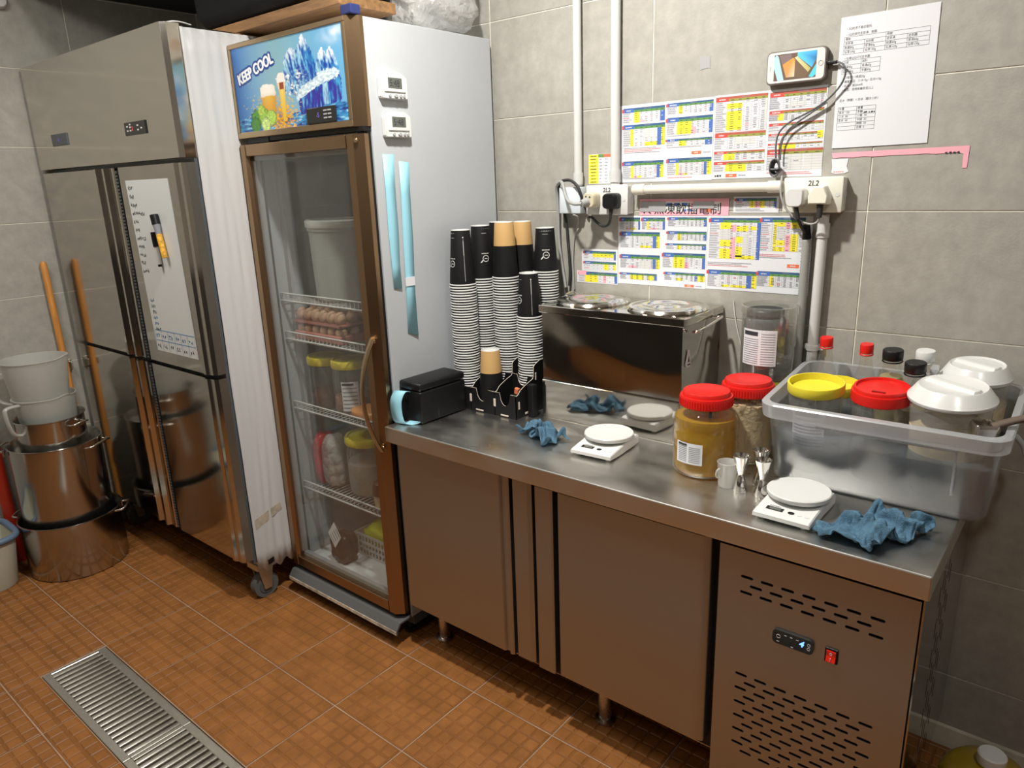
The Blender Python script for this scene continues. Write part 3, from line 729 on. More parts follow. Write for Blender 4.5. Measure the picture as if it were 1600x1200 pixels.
# --- contents of the glass fridge
def jar_body(bm, c, r, h, mi=0, seg=28):
    x, y, z = c; lathe(bm, [(r*.9, 0), (r, .012), (r, h*.9), (r*.93, h)], c, seg, mi)
def lidded_jar(name, label, cat, c, r, h, liquid, fill, lidmat, lid_h=.024, wallm='clear_plastic', group=None, rot=(0, 0, 0)):
    t = thing(name, label, cat, c, rot, group)
    bm = nb(); lathe(bm, [(r*.9, 0), (r, .014), (r, h*.85), (r*.95, h*.93), (r*.95, h)], seg=28, cap1=False); obj('jar_body', bm, wallm, t, world=False, smooth=45)
    if liquid:
        bm = nb(); lathe(bm, [(r*.86, .004), (r*.965, .016), (r*.965, fill*.97), (r*.955, fill)], seg=28); obj('contents', bm, liquid, t, world=False, smooth=45)
    bm = nb(); R = r*1.03; lathe(bm, [(R*.97, h-.004), (R, h), (R, h+lid_h*.75), (R*.96, h+lid_h), (R*.86, h+lid_h), (R*.84, h+lid_h*.8), (.001, h+lid_h*.8)], seg=32); obj('lid', bm, lidmat, t, world=False, smooth=40)
    return t
BT = thing('food_bucket', 'white translucent bucket with flat lid on the top fridge shelf', 'bucket', (-.80, -.40, SZ[0]+.002))
bm = nb(); lathe(bm, [(.095, 0), (.108, .01), (.115, .235), (.119, .236), (.119, .25)], seg=36, cap1=False); obj('bucket_body', bm, 'milky', BT, world=False, smooth=40)
bm = nb(); lathe(bm, [(.121, .246), (.124, .25), (.124, .268), (.118, .272), (.108, .272), (.106, .266), (.001, .266)], seg=36); obj('lid', bm, 'white_gloss', BT, world=False, smooth=40)
ET = thing('egg_tray', 'stacked tray of brown eggs in the display fridge', 'egg tray', (-.845, -.39, SZ[1]+.002))
bm = nb(); box(bm, (-.13, -.13, 0), (.13, .12, .028), .004); obj('tray', bm, mat('tray_pink', (.42, .16, .13), .6), ET, world=False)
bm = nb(); box(bm, (-.13, -.13, .058), (.13, .12, .066), .002); obj('tray', bm, mat('tray_pink', (.42, .16, .13), .6), ET, world=False)
bm = nb(); lathe(bm, [(.002, 0), (.012, .003), (.019, .016), (.0205, .026), (.016, .040), (.008, .047), (.001, .0485)], seg=14); egg = finish('egg', bm, 'egg', 60)
for lv in (.012, .060):
    for i in range(6):
        for j in range(5):
            shared('egg', egg, ET, (-.107+.043*i, -.105+.05*j, lv))
lidded_jar('storage_jar', 'yellow-lidded jar of dark brown sauce on the middle fridge shelf', 'jar', (-.912, -.445, SZ[2]+.002), .066, .165, 'brown_sauce', .06, 'yellow')
j_ = lidded_jar('storage_jar', 'yellow-lidded jar of orange-brown sauce with paper label on the middle fridge shelf', 'jar', (-.772, -.445, SZ[2]+.002), .066, .17, 'orange_sauce', .06, 'yellow')
bm = nb()
def curved_label(bm, r, a0, a1, z0, z1, mi=0, n=10, off=.0):
    pr_ = None
    for k in range(n+1):
        a = a0+(a1-a0)*k/n; p = [bm.verts.new((r*math.cos(a), r*math.sin(a), z)) for z in (z0, z1)]
        if pr_: bm.faces.new((pr_[0], p[0], p[1], pr_[1])).material_index = mi
        pr_ = p
curved_label(bm, .0675, -1.25, -.35, .02, .125)
for k in range(6): curved_label(bm, .0678, -1.2, -.45, .03+.014*k, .034+.014*k, 1)
curved_label(bm, .0678, -1.2, -.6, .112, .12, 2); obj('label', bm, ['white_paper', 'ink_grey', 'ink'], j_, world=False)
lidded_jar('storage_jar', 'cloudy jar with yellow lid on the lower fridge shelf', 'jar', (-.763, -.405, SZ[3]+.002), .083, .195, 'milky', .12, 'yellow')
# soft packets: rounded pillows with wrinkles
def pillow(bm, sx, sy, sz, seed, wr=.12, n=18, m_=10):
    r_ = random.Random(seed); ox = r_.random()*50; grid = []
    for i in range(n+1):
        th = PI*i/n; row = []
        for k in range(2*m_):
            ph = 2*PI*k/(2*m_); 
            def se(c, e): return math.copysign(abs(c)**e, c)
            d = Vector((se(math.sin(th), .6)*se(math.cos(ph), .6), se(math.sin(th), .6)*se(math.sin(ph), .6), se(math.cos(th), .7)))
            nn = noise.noise(Vector((d.x*2.2+ox, d.y*2.2, d.z*2.2)))*wr+noise.noise(Vector((d.x*6+ox, d.y*6, d.z*6)))*wr*.5
            row.append(Vector((d.x*sx, d.y*sy, d.z*sz))*(1+nn))
        grid.append(row)
    mz = min(v.z for r in grid for v in r)
    G_ = [[bm.verts.new(v-Vector((0, 0, mz))) for v in r] for r in grid]
    for i in range(n):
        for k in range(2*m_):
            f = bm.faces.new((G_[i][k], G_[i][(k+1) % (2*m_)], G_[i+1][(k+1) % (2*m_)], G_[i+1][k])); f.smooth = True
    bmesh.ops.remove_doubles(bm, verts=bm.verts[:], dist=1e-5)
bm = nb(); pillow(bm, .075, .05, .02, 3); tag(obj('snack_packet', bm, 'orange_bag', None, loc=(-.655, -.465, SZ[2]+.002), world=False), 'orange plastic food packet lying in front of the labelled jar in the fridge', 'packet')
RB = thing('bun_pack', 'red and clear pack of round white buns standing on the lower fridge shelf', 'packet', (-.915, -.455, SZ[3]+.002))
bm = nb(); pillow(bm, .028, .05, .10, 9, .1); o = obj('bag', bm, 'red_bag', RB, world=False); o.location = (-.045, 0, 0)
bm = nb(); lathe(bm, [(.002, 0), (.024, .004), (.032, .018), (.030, .034), (.016, .044), (.001, .046)], seg=18); bun = finish('bun', bm, 'bun', 60)
for k in range(4): shared('bun', bun, RB, (.015, 0, .002+.045*k))
bm = nb(); pillow(bm, .040, .05, .10, 12, .1); o = obj('clear_film', bm, 'bag_film', RB, world=False); o.location = (.015, 0, 0)
CP = thing('sauce_tub', 'small brown-lidded paper tub at the front corner of the lower fridge shelf', 'tub', (-.612, -.49, SZ[3]+.002))
bm = nb(); lathe(bm, [(.022, 0), (.028, .055)], seg=22); obj('tub', bm, 'tan_foam', CP, world=False, smooth=40)
bm = nb(); lathe(bm, [(.03, .053), (.031, .056), (.026, .095), (.012, .105), (.001, .106)], seg=22); obj('cap', bm, 'brown_sauce', CP, world=False, smooth=40)
BB = thing('food_bag', 'small dark brown knotted bag with a paper tag on the fridge floor', 'bag', (-.850, -.496, .136))
bm = nb(); pillow(bm, .048, .042, .058, 21, .1); obj('bag', bm, 'brown_bag', BB, world=False)
bm = nb(); quad(bm, [(-.035, -.04, .125), (.02, -.055, .085), (.055, -.05, .135), (.0, -.035, .175)], 0)
for k in range(4): quad(bm, [(-.02+.012*k, -.0425, .122+.011*k), (.012+.012*k, -.0515, .10+.011*k), (.014+.012*k, -.0515, .103+.011*k), (-.018+.012*k, -.0425, .125+.011*k)], 1)
o = obj('paper_tag', bm, ['white_paper', 'ink_grey'], BB, world=False); s_ = o.modifiers.new('t', 'SOLIDIFY'); s_.thickness = .0008
WB = thing('wire_basket', 'white perforated plastic basket on the fridge floor', 'basket', (-.74, -.325, .136))
bm = nb(); bw, bd, bh = .13, .10, .085
for k in range(15):
    x = -bw+2*bw*k/14
    for y in (-bd, bd): box(bm, (x-.0035, y-.002, 0), (x+.0035, y+.002, bh))
for k in range(11):
    y = -bd+2*bd*k/10
    for x in (-bw, bw): box(bm, (x-.002, y-.0035, 0), (x+.002, y+.0035, bh))
for z in (.004, .03, .055, bh):
    box(bm, (-bw-.003, -bd-.003, z-.004), (bw+.003, -bd+.003, z+.004)); box(bm, (-bw-.003, bd-.003, z-.004), (bw+.003, bd+.003, z+.004)); box(bm, (-bw-.003, -bd, z-.004), (-bw+.003, bd, z+.004)); box(bm, (bw-.003, -bd, z-.004), (bw+.003, bd, z+.004))
box(bm, (-bw, -bd, 0), (bw, bd, .003)); obj('basket_walls', bm, 'white', WB, world=False)
bm = nb(); pillow(bm, .11, .085, .055, 33, .2); o = tag(obj('vegetable_bag', bm, 'lime_bag', None, loc=(-.76, -.330, .140), world=False), 'bright yellow-green bag heaped in the white basket on the fridge floor', 'bag')

# --- on the side of the display fridge
def timer(y, z, label):
    t = thing('kitchen_timer', label, 'timer', (gx1, y, z), group='magnetic timers on the fridge side')
    bm = nb(); prism(bm, [(-.05, -.03), (-.046, -.034), (.046, -.034), (.05, -.03), (.05, .024), (.028, .036), (-.028, .036), (-.05, .024)], 0, .016, 'yz'); bmesh.ops.bevel(bm, geom=bm.edges[:], offset=.002, segments=2, affect='EDGES'); obj('case', bm, 'white', t, world=False, smooth=40)
    bm = nb(); box(bm, (.0155, -.040, -.016), (.019, .040, .027), .002); obj('bezel', bm, 'white_gloss', t, world=False)
    bm = nb(); box(bm, (.0185, -.026, -.006), (.0195, .026, .022)); s_ = obj('screen', bm, 'lcd', t, world=False)
    bm = nb(); text_into(bm, '5:48', lambda a, b: (.0199, -.021+a*.85, -.001+b), .026); obj('digits', bm, 'ink', s_, world=False)
    for k, yy in enumerate((-.020, .003, .021, .034)):
        bm = nb(); lathe(bm, [(.005, 0), (.005, .002), (.004, .003)], seg=14, mtx=Matrix.Rotation(PI/2, 3, 'Y'), c=(.016, yy, -.025), sy=1.5 if k == 1 else 1); obj('button', bm, 'print_grey', t, world=False)
    return t
timer(-.468, 1.776, 'white magnetic kitchen timer on the fridge side, upper one of two')
timer(-.463, 1.672, 'white magnetic kitchen timer on the fridge side, just above the blue paper strips')
def strip(label, pts, patch=None):
    bm = nb(); x = gx1+.0015; n = len(pts)
    t = thing('paper_strip', label, 'paper strip', (gx1, pts[-1][0], pts[-1][2]), group='blue label paper strips on the fridge side')
    A = [(bm.verts.new((x+.002*(i % 2), a, z)), bm.verts.new((x+.0005+.003*((i+1) % 2), b, z2))) for i, (a, b, z, z2) in enumerate(pts)]
    for i in range(n-1): bm.faces.new((A[i][0], A[i][1], A[i+1][1], A[i+1][0])).smooth = True
    o = obj('strip', bm, 'blue_tape', t); s_ = o.modifiers.new('t', 'SOLIDIFY'); s_.thickness = .0008
    if patch:
        bm = nb(); a, b, z0, z1 = patch; prism(bm, [(a, z0), (b, z0), (b, z1), (a, z1)], x+.003, x+.0042, 'yz'); obj('white_sticker', bm, 'white_paper', t)
strip('pale blue paper strip hanging on the fridge side next to the door edge', [(-.521, -.481, 1.592, 1.592), (-.521, -.482, 1.50, 1.50), (-.521, -.484, 1.38, 1.38), (-.520, -.486, 1.27, 1.27), (-.517, -.487, 1.205, 1.203)])
strip('longer pale blue paper strip with a small white sticker on the fridge side', [(-.460, -.423, 1.573, 1.569), (-.462, -.424, 1.48, 1.48), (-.466, -.428, 1.34, 1.34), (-.469, -.432, 1.20, 1.20), (-.474, -.434, 1.061, 1.045)], (-.471, -.433, 1.205, 1.232))
# --- on top of the fridges
bm = nb(); box(bm, (-1.62, -.525, 2.0035), (-.556, -.31, 2.034), .002); tag(obj('wooden_board', bm, 'wood', None, loc=(-1.1, -.34, 2.0035)), 'brown wooden board lying across the freezer top', 'board')
bm = nb(); box(bm, (-.478, -.588, 1.952), (-.434, -.552, 1.978), .004, 2); tag(obj('blue_block', bm, mat('blue_plastic', (.02, .03, .12), .3), None, loc=(-.456, -.57, 1.952)), 'small blue plastic block on the top corner of the display fridge', 'plastic block')  # plain blue block, gives no light
CR = thing('storage_crate', 'black plastic crate with rounded base on the wooden board', 'crate', (-1.02, -.36, 2.0345))
bm = nb(); loops = []
for z, s, in ((0, .80), (.012, .90), (.04, .97), (.20, 1.0)): loops.append([(x*s, y*s, z) for x, y in rrect(0, 0, .33, .185, .06)])
loft(bm, loops); obj('crate_body', bm, 'black_matte', CR, world=False, smooth=40)
bm = nb(); loft(bm, [[(x, y, z) for x, y in rrect(0, 0, .34*s, .195*s, .06)] for z, s in ((.196, 1), (.215, 1), (.215, .93), (.2, .93))], cap0=False, cap1=False); obj('rim', bm, 'black', CR, world=False, smooth=40)
bm = nb(); pillow(bm, .115, .12, .12, 41, .2, 22, 14); tag(obj('plastic_bag', bm, 'bag_film', None, loc=(-.535, -.165, 1.9515), world=False), 'bulging clear plastic bag on top of the display fridge', 'plastic bag')
# ================================================================ counter fridge
HC = .79
CF = thing('counter_fridge', 'long stainless steel undercounter fridge with two doors and a slotted machine panel', 'counter fridge', (.32, -.3, 0))
cx0, cx1, cfy = -.426, 1.069, -.603
bm = nb(); box(bm, (cx0, cfy, .739), (cx1, -.012, HC), .003, 2); obj('worktop', bm, 'steel_top', CF)
bm = nb(); box(bm, (cx0, -.026, HC-.002), (cx1, -.012, HC+.031), .002, 1); obj('upstand', bm, 'steel_top', CF)
bm = nb(); box(bm, (-.394, -.545, .135), (1.058, -.016, .739), .002, 1); obj('body', bm, 'steel_satin', CF)
bm = nb(); box(bm, (-.39, -.556, .15), (1.05, -.545, .736)); obj('door_surround', bm, 'black', CF)
def c_door(x0, x1, z0, z1, handle):
    y = -.590; bm = nb()
    if handle: pf = [(x0, y+.034), (x0, y+.003), (x0+.003, y), (x1-.035, y), (x1-.030, y+.008), (x1-.018, y+.008), (x1-.012, y-.002), (x1-.003, y), (x1, y+.004), (x1, y+.034)]
    else: pf = [(x0, y+.034), (x0, y+.003), (x0+.003, y)]+[(x1-.03+.03*math.sin(PI/2*k/8), y+.012*(1-math.cos(PI/2*k/8))) for k in range(9)]+[(x1, y+.034)]
    prism(bm, pf, z0, z1, 'xy'); return obj('door', bm, 'steel_door', CF, smooth=25)
c_door(-.390, .054, .172, .733, True)
c_door(.219, .640, .182, .731, False)
bm = nb(); prism(bm, [(.066, -.556), (.066, -.585), (.069, -.588), (.118, -.588), (.128, -.580), (.128, -.556)], .176, .735, 'xy'); obj('handle_post', bm, 'steel_door', CF)
bm = nb(); prism(bm, [(.142, -.556), (.142, -.583), (.145, -.588), (.196, -.588), (.2, -.584), (.2, -.556)], .172, .730, 'xy'); obj('handle_post', bm, 'steel_door', CF)
# vent panel with real slots
vx0, vx1, vz0, vz1, vy = .662, 1.056, .105, .728, -.590
rows = [(z, .7255+(i % 2)*.0205) for i, z in enumerate((.6635, .6445, .6255))] + [(.417-.0186*i, .7255+(i % 2)*.0205) for i in range(12)]
SL, SHh = .027, .0034
bm = nb()
cut = {}
for z, x0 in rows:
    n = 7 if abs(x0-.7255) < .001 else 6
    cut[z] = [(x0-SL/2+k*.0435, x0+SL/2+k*.0435) for k in range(n)]
zs = sorted(cut); prevz = vz0
def vq(x0, x1, z0, z1): quad(bm, [(x0, vy, z0), (x1, vy, z0), (x1, vy, z1), (x0, vy, z1)])
for z in zs:
    vq(vx0, vx1, prevz, z-SHh); a = vx0
    for (s, e) in cut[z]:
        r_n = 5
        # rounded slot: panel faces round each hole
        L_ = [(s+SHh-SHh*math.cos(PI/2*k/r_n), SHh*math.sin(PI/2*k/r_n)) for k in range(r_n+1)]
        Rr = [(e-SHh+SHh*math.sin(PI/2*k/r_n), SHh*math.cos(PI/2*k/r_n)) for k in range(r_n+1)]
        top = L_+Rr; mid = (a+s)/2
        vq(a, s, z-SHh, z+SHh)
        for sg in (1, -1):
            for seg in (L_, Rr):
                for k in range(r_n):
                    (xa, ha), (xb, hb) = seg[k], seg[k+1]
                    quad(bm, [(xa, vy, z+sg*ha), (xb, vy, z+sg*hb), (xb, vy, z+sg*SHh), (xa, vy, z+sg*SHh)])
        loop = [(x, z+h) for x, h in top]+[(x, z-h) for x, h in reversed(top)]
        for k in range(len(loop)):
            (xa, za), (xb, zb_) = loop[k], loop[(k+1) % len(loop)]
            if abs(xa-xb)+abs(za-zb_) > 1e-7: quad(bm, [(xa, vy, za), (xb, vy, zb_), (xb, vy+.004, zb_), (xa, vy+.004, za)])
        a = e
    vq(a, vx1, z-SHh, z+SHh); prevz = z+SHh
vq(vx0, vx1, prevz, vz1)
for (p, q) in (((vx0, vz0), (vx0, vz1)), ((vx0, vz1), (vx1, vz1)), ((vx1, vz1), (vx1, vz0)), ((vx1, vz0), (vx0, vz0))):
    quad(bm, [(p[0], vy, p[1]), (q[0], vy, q[1]), (q[0], vy+.03, q[1]), (p[0], vy+.03, p[1])])
obj('vent_panel', bm, 'steel_door', CF)
bm = nb(); prism(bm, [(x, z) for x, z in rrect(.8325, .551, .0425, .0165, .01)], vy-.006, vy+.002, 'xz'); d = obj('control_display', bm, 'screen', CF)
bm = nb(); text_into(bm, '4', lambda a, b: (.846+a*.95, vy-.0068, .5475+b), .019, bold=.0006, shear=.25); obj('digits', bm, 'led_blue', d)
bm = nb()
for a, b in ((.815, .559), (.827, .559), (.84, .558), (.80, .54), (.83, .537)): box(bm, (a, vy-.0066, b), (a+.005, vy-.0062, b+.0016))
for a, b, r in ((.803, .553, .004), (.866, .556, .003), (.866, .547, .003)): tube(bm, [(a+r*math.cos(2*PI*k/12), vy-.0064, b+r*math.sin(2*PI*k/12)) for k in range(12)], .0005, 5, closed=True)
obj('symbols', bm, 'white', d)
bm = nb(); box(bm, (.897, vy-.004, .532), (.923, vy+.002, .566), .002); d = obj('switch_frame', bm, 'black', CF)
bm = nb(); prism(bm, [(vy-.009, .537), (vy-.005, .549), (vy-.007, .561), (vy-.002, .561), (vy-.002, .537)], .901, .919, 'yz'); obj('rocker', bm, 'switch_red', d)
bm = nb(); box(bm, (.9095, vy-.0094, .540), (.9105, vy-.0072, .546)); tube(bm, [(.910+.0025*math.cos(2*PI*k/10), vy-.0074, .555+.0025*math.sin(2*PI*k/10)) for k in range(10)], .0004, 5, closed=True); obj('switch_marks', bm, 'white', d)
# right end panel with vertical slots
bm = nb(); box(bm, (1.0585, -.585, .11), (1.0615, -.016, .738)); sp = obj('end_panel', bm, 'steel_bain', CF)
bm = nb(); box(bm, (0, -.002, 0), (.0007, .002, .045)); me = finish('vent_slot', bm, 'black')
for k in range(7):
    for q in range(5): shared('vent_slot', me, sp, Vector((1.0612, -.398+.03*q, .17+.075*k+.025*(q % 2))))
for x in (-.345, .30, 1.0):
    for y in (-.485, -.08):
        bm = nb(); lathe(bm, [(.03, 0), (.03, .01), (.019, .014), (.0215, .06), (.0215, .136)], (x, y, 0), 18); obj('leg', bm, 'steel_satin', CF, smooth=40)

# ---- riser and bain marie
bm = nb(); box(bm, (-.078, -.252, HC), (.388, -.032, .911), .002, 1); tag(obj('steel_riser', bm, 'steel_riser', None, loc=(.155, -.14, HC)), 'low polished steel riser box under the twin-lid food warmer', 'riser')
BM = thing('food_warmer', 'stainless steel countertop food warmer with two round lids', 'food warmer', (.155, -.13, .9115))
bx0_, bx1_, by0, by1 = -.086, .395, -.252, -.006
bm = nb(); nx, nz = 26, 14
def warp_face(fn, n1, n2):
    g = [[bm.verts.new(fn(i/n1, j/n2)) for j in range(n2+1)] for i in range(n1+1)]
    for i in range(n1):
        for j in range(n2): bm.faces.new((g[i][j], g[i+1][j], g[i+1][j+1], g[i][j+1])).smooth = True
ins = .008
def wv(u, v): return .0016*math.sin(PI*u)*math.sin(PI*v)*(math.sin(5*u+3.5*v)+.7*math.sin(9*u*v+2))
warp_face(lambda u, v: (bx0_+ins+u*(bx1_-bx0_-2*ins), by0+ins+wv(u, v), .9115+v*.211), nx, nz)
warp_face(lambda u, v: (bx1_-ins+wv(u+.3, v), by0+ins+u*(by1-by0-ins), .9115+v*.211), 10, nz)
warp_face(lambda u, v: (bx0_+ins, by0+ins+u*(by1-by0-ins), .9115+v*.211), 4, 4)
quad(bm, [(bx0_+ins, by0+ins, .9115), (bx1_-ins, by0+ins, .9115), (bx1_-ins, by1, .9115), (bx0_+ins, by1, .9115)])
quad(bm, [(bx0_+ins, by1, .9115), (bx1_-ins, by1, .9115), (bx1_-ins, by1, 1.1225), (bx0_+ins, by1, 1.1225)])
obj('housing', bm, 'steel_bain', BM, recalc=True)
bm = nb(); box(bm, (bx0_, by0, 1.120), (bx1_, by1+.002, 1.1425), .002, 1); obj('top_plate', bm, 'steel_mirror', BM)
for x in (.030, .282):
    bm = nb(); lathe(bm, [(.112, 0), (.114, .004), (.110, .009), (.098, .007), (.092, .011), (.068, .012), (.060, .009), (.045, .006), (.030, .010), (.012, .011), (.001, .008)], (x, -.128, 1.1428), 48); obj('lid', bm, 'steel_bright', BM, smooth=50)
bm = nb(); tube(bm, spline([(bx1_, -.20, 1.10), (bx1_+.018, -.19, 1.105), (bx1_+.018, -.06, 1.118), (bx1_, -.05, 1.115)], 6), .004, 8); obj('side_handle', bm, 'steel_bright', BM, smooth=50)
bm = nb(); tube(bm, spline([(bx0_+.012, -.06, 1.1428), (bx0_+.006, -.075, 1.158), (bx0_+.03, -.15, 1.160), (bx0_+.05, -.13, 1.150), (bx0_+.03, -.05, 1.152)], 6), .003, 8); obj('wire_handle', bm, 'steel_bright', BM, smooth=50)
bm = nb(); prism(bm, [(-.225, 1.012), (-.208, 1.052), (-.195, 1.012), (-.205, 1.004), (-.215, 1.004)], bx1_-ins-.0004, bx1_-ins+.0026, 'yz'); lb = obj('warning_sticker', bm, 'white_paper', BM)
bm = nb(); prism(bm, [(-.213, 1.018), (-.208, 1.036), (-.203, 1.018)], bx1_-ins+.0026, bx1_-ins+.003, 'yz'); box(bm, (bx1_-ins+.0026, -.215, 1.009), (bx1_-ins+.003, -.200, 1.013)); obj('sticker_print', bm, 'ink', lb)

# ---- label printer
PR = thing('label_printer', 'black label printer with a curl of blue paper beside the display fridge', 'printer', (-.377, -.432, HC), (0, 0, math.radians(-2)))
pw, pd, ph = .048, .097, .132
bm = nb(); box(bm, (-pw, -pd, .003), (pw, pd, ph*.79), .006, 3); obj('base', bm, 'black', PR, world=False, smooth=40)
bm = nb(); box(bm, (-pw-.001, -pd-.003, ph*.80), (pw+.001, pd, ph), .009, 3); obj('cover', bm, 'black', PR, world=False, smooth=40)
bm = nb(); ribbon(bm, spline([(-.018, -pd+.002, .098), (-.020, -pd-.022, .103), (-.020, -pd-.040, .080), (-.018, -pd-.044, .045), (-.012, -pd-.040, .012), (-.002, -pd-.024, .0015), (.012, -pd-.010, .004), (.022, -pd-.004, .010)], 6), (1, .25, 0), .042, th=.0008); obj('paper_curl', bm, 'blue_tape', PR, world=False)
bm = nb(); cyl(bm, (0, 0, 0), (0, 0, .004), .007, 10); me = finish('foot', bm, 'rubber')
for sx in (-1, 1):
    for sy in (-1, 1): shared('foot', me, PR, (sx*.036, sy*.08, 0))

# ---- cup organiser
OX0, OX1, OYF, OYB = -.412, -.122, -.330, -.058
CO = thing('cup_organizer', 'black board cup organizer with pale cut edges holding stacked paper cups', 'organizer', ((OX0+OX1)/2, -.2, HC))
def side_outline(): 
    a = OYF; z = HC
    out = [(a, z), (a, z+.075)]
    for k in range(7):
        t = k/6; out.append((a+.012+.075*t, z+.078+.034*t**.6))
    out += [(a+.092, z+.118), (a+.094, z+.150), (a+.100, z+.156), (a+.125, z+.166), (OYB, z+.166), (OYB, z)]
    return out
TH = .002
for x, nm in ((OX0, 'side_panel'), (OX1-TH, 'side_panel'), (-.312, 'divider'), (-.210, 'divider')):
    bm = nb(); prism(bm, side_outline(), x, x+TH, 'yz', 0, 1); obj(nm, bm, ['black_matte', 'mdf'], CO)
def scoop_panel(y, z1, dip, name):
    cols = [OX0, -.312, -.210, OX1]; pts = [(OX0, HC), (OX1, HC), (OX1, HC+z1)]
    for i in (2, 1, 0):
        x0, x1 = cols[i], cols[i+1]; w_ = x1-x0
        pts += [(x1-w_*.2, HC+z1)]
        for k in range(9):
            t = k/8; pts.append((x1-w_*(.25+.5*t), HC+z1-dip*math.sin(PI*t)**.5))
        pts += [(x0+w_*.2, HC+z1)]
    pts += [(OX0, HC+z1)]
    bm = nb(); prism(bm, pts, y, y+TH, 'xz', 0, 1); return obj(name, bm, ['black_matte', 'mdf'], CO)
scoop_panel(OYF, .078, .040, 'front_panel'); scoop_panel(-.2395, .118, .035, 'cross_panel'); scoop_panel(-.1495, .160, .035, 'cross_panel')
bm = nb(); box(bm, (OX0, OYB-TH, HC), (OX1, OYB, HC+.166)); obj('back_panel', bm, 'black_matte', CO)
bm = nb(); box(bm, (OX0+TH, OYF+TH, HC+.001), (OX1-TH, OYB-TH, HC+.004)); obj('base_panel', bm, 'black_matte', CO)
def tab(lo, hi):
    bm = nb(); box(bm, lo, hi, .0016, 2); obj('joint_tab', bm, 'mdf', CO)
for x in (-.312, -.210): tab((x-.003, OYF-.0018, HC+.03), (x+.006, OYF+.001, HC+.056))
tab((OX1-.001, -.318, HC+.03), (OX1+.0016, -.311, HC+.055)); tab((OX1-.001, -.285, HC+.006), (OX1+.0016, -.255, HC+.013)); tab((OX1-.001, -.230, HC+.105), (OX1+.0016, -.224, HC+.13))
for x in (-.37, -.27, -.165): tab((x-.02, OYF-.0016, HC+.004), (x+.012, OYF+.001, HC+.009))
bm = nb(); box(bm, (-.112, -.285, HC+.0005), (-.090, -.262, HC+.105), .002); tag(obj('plastic_block', bm, 'black', None, loc=(-.10, -.27, HC)), 'narrow upright black plastic block between cup organizer and steel riser', 'plastic block')
LG = thing('gas_lighter', 'small black lighter with orange tip lying in the cup organizer front pocket', 'lighter', (-.165, -.285, HC+.006))
bm = nb(); box(bm, (-.009, -.006, 0), (.009, .006, .062), .003); obj('body', bm, 'black', LG, world=False)
bm = nb(); box(bm, (-.008, -.006, .0625), (.008, .006, .084), .003); obj('tip', bm, mat('salmon', (.62, .17, .08), .5), LG, world=False)
LG.rotation_euler = (0, math.radians(10), 0)

# ---- paper cups, nested upside down
def cup_mesh(R, rt, h, two_tone, hollow=True):
    bm = nb(); zb_ = h*.58
    pr_ = [(R-.004, .001, 0), (R-.0005, 0, 1), (R+.0010, .0012, 1), (R+.0010, .0034, 1), (R-.0008, .0046, 1)]
    w_ = R-.0008
    if two_tone: pr_ += [(w_+(rt-w_)*.58, zb_, 0), (w_+(rt-w_)*.58, zb_, 2), (rt, h-.0015, 2)]
    else: pr_ += [(rt, h-.0015, 0)]
    pr_ += [(rt-.0005, h, 1), (rt-.002, h, 1), (rt-.0025, h-.007, 1), (.001, h-.007, 1)]
    lathe(bm, pr_, seg=26, cap0=False); return finish('paper_cup', bm, ['black_matte', 'white', 'kraft'], 35)
CUPL = cup_mesh(.0425, .0300, .172, False); CUPM = cup_mesh(.0405, .0295, .139, False); CUPT = cup_mesh(.0425, .0300, .174, True)
def cup_print(parent, R, rt, h, ang_logo, ang_line):
    """white print wrapped on the cone of the cup wall"""
    bm = nb(); w_ = R-.0008
    def S(a, z, o=.0005):
        r = w_+(rt-w_)*((z-.0046)/(h-.0061))+o; return (r*math.cos(a), r*math.sin(a), z)
    def bar(a0, a1, z0, z1, n=4):
        for k in range(n):
            b0 = a0+(a1-a0)*k/n; b1 = a0+(a1-a0)*(k+1)/n; quad(bm, [S(b0, z0), S(b1, z0), S(b1, z1), S(b0, z1)])
    if ang_logo is not None:
        zc = h*.40; rr = .0105; rm = w_+(rt-w_)*.4
        for k in range(24):
            t0, t1 = 2*PI*k/24, 2*PI*(k+1)/24; q = []
            for t, r in ((t0, rr), (t1, rr), (t1, rr-.0018), (t0, rr-.0018)): q.append(S(ang_logo+r*math.cos(t)/rm, zc+r*math.sin(t)))
            quad(bm, q)
        bar(ang_logo-.005/rm, ang_logo+.005/rm, zc-.0012, zc+.001); quad(bm, [S(ang_logo-.018/rm, zc-.013), S(ang_logo-.014/rm, zc-.013), S(ang_logo-.006/rm, zc-.004), S(ang_logo-.011/rm, zc-.004)])
        for k in range(7): bar(ang_logo+(-.013+.0036*k)/rm, ang_logo+(-.0106+.0036*k)/rm, zc+.0145, zc+.0175, 1)
        bar(ang_logo-.012/rm, ang_logo+.008/rm, h*.86, h*.865, 6)
    if ang_line is not None:
        rm = w_*.9
        for k in range(10):
            t0, t1 = 2*PI*k/10, 2*PI*(k+1)/10; q = [S(ang_line, h*.87)]+[S(ang_line+.0022*math.cos(t)/rm, h*.87+.0022*math.sin(t)) for t in (t0, t1)]; bm.faces.new([bm.verts.new(p) for p in q])
        bar(ang_line-.0004/rm, ang_line+.0004/rm, h*.08, h*.84, 1)
        for k in range(14): bar(ang_line-.0011/rm, ang_line+.0011/rm, h*.55+k*.0032, h*.55+k*.0032+.0018, 1)
    obj('cup_print', bm, 'white', parent, world=False, recalc=False)
PITCHC = .0083
def ordw(n): return f"{n}{'th' if 10 <= n % 100 <= 20 else {1: 'st', 2: 'nd', 3: 'rd'}.get(n % 10, 'th')}"
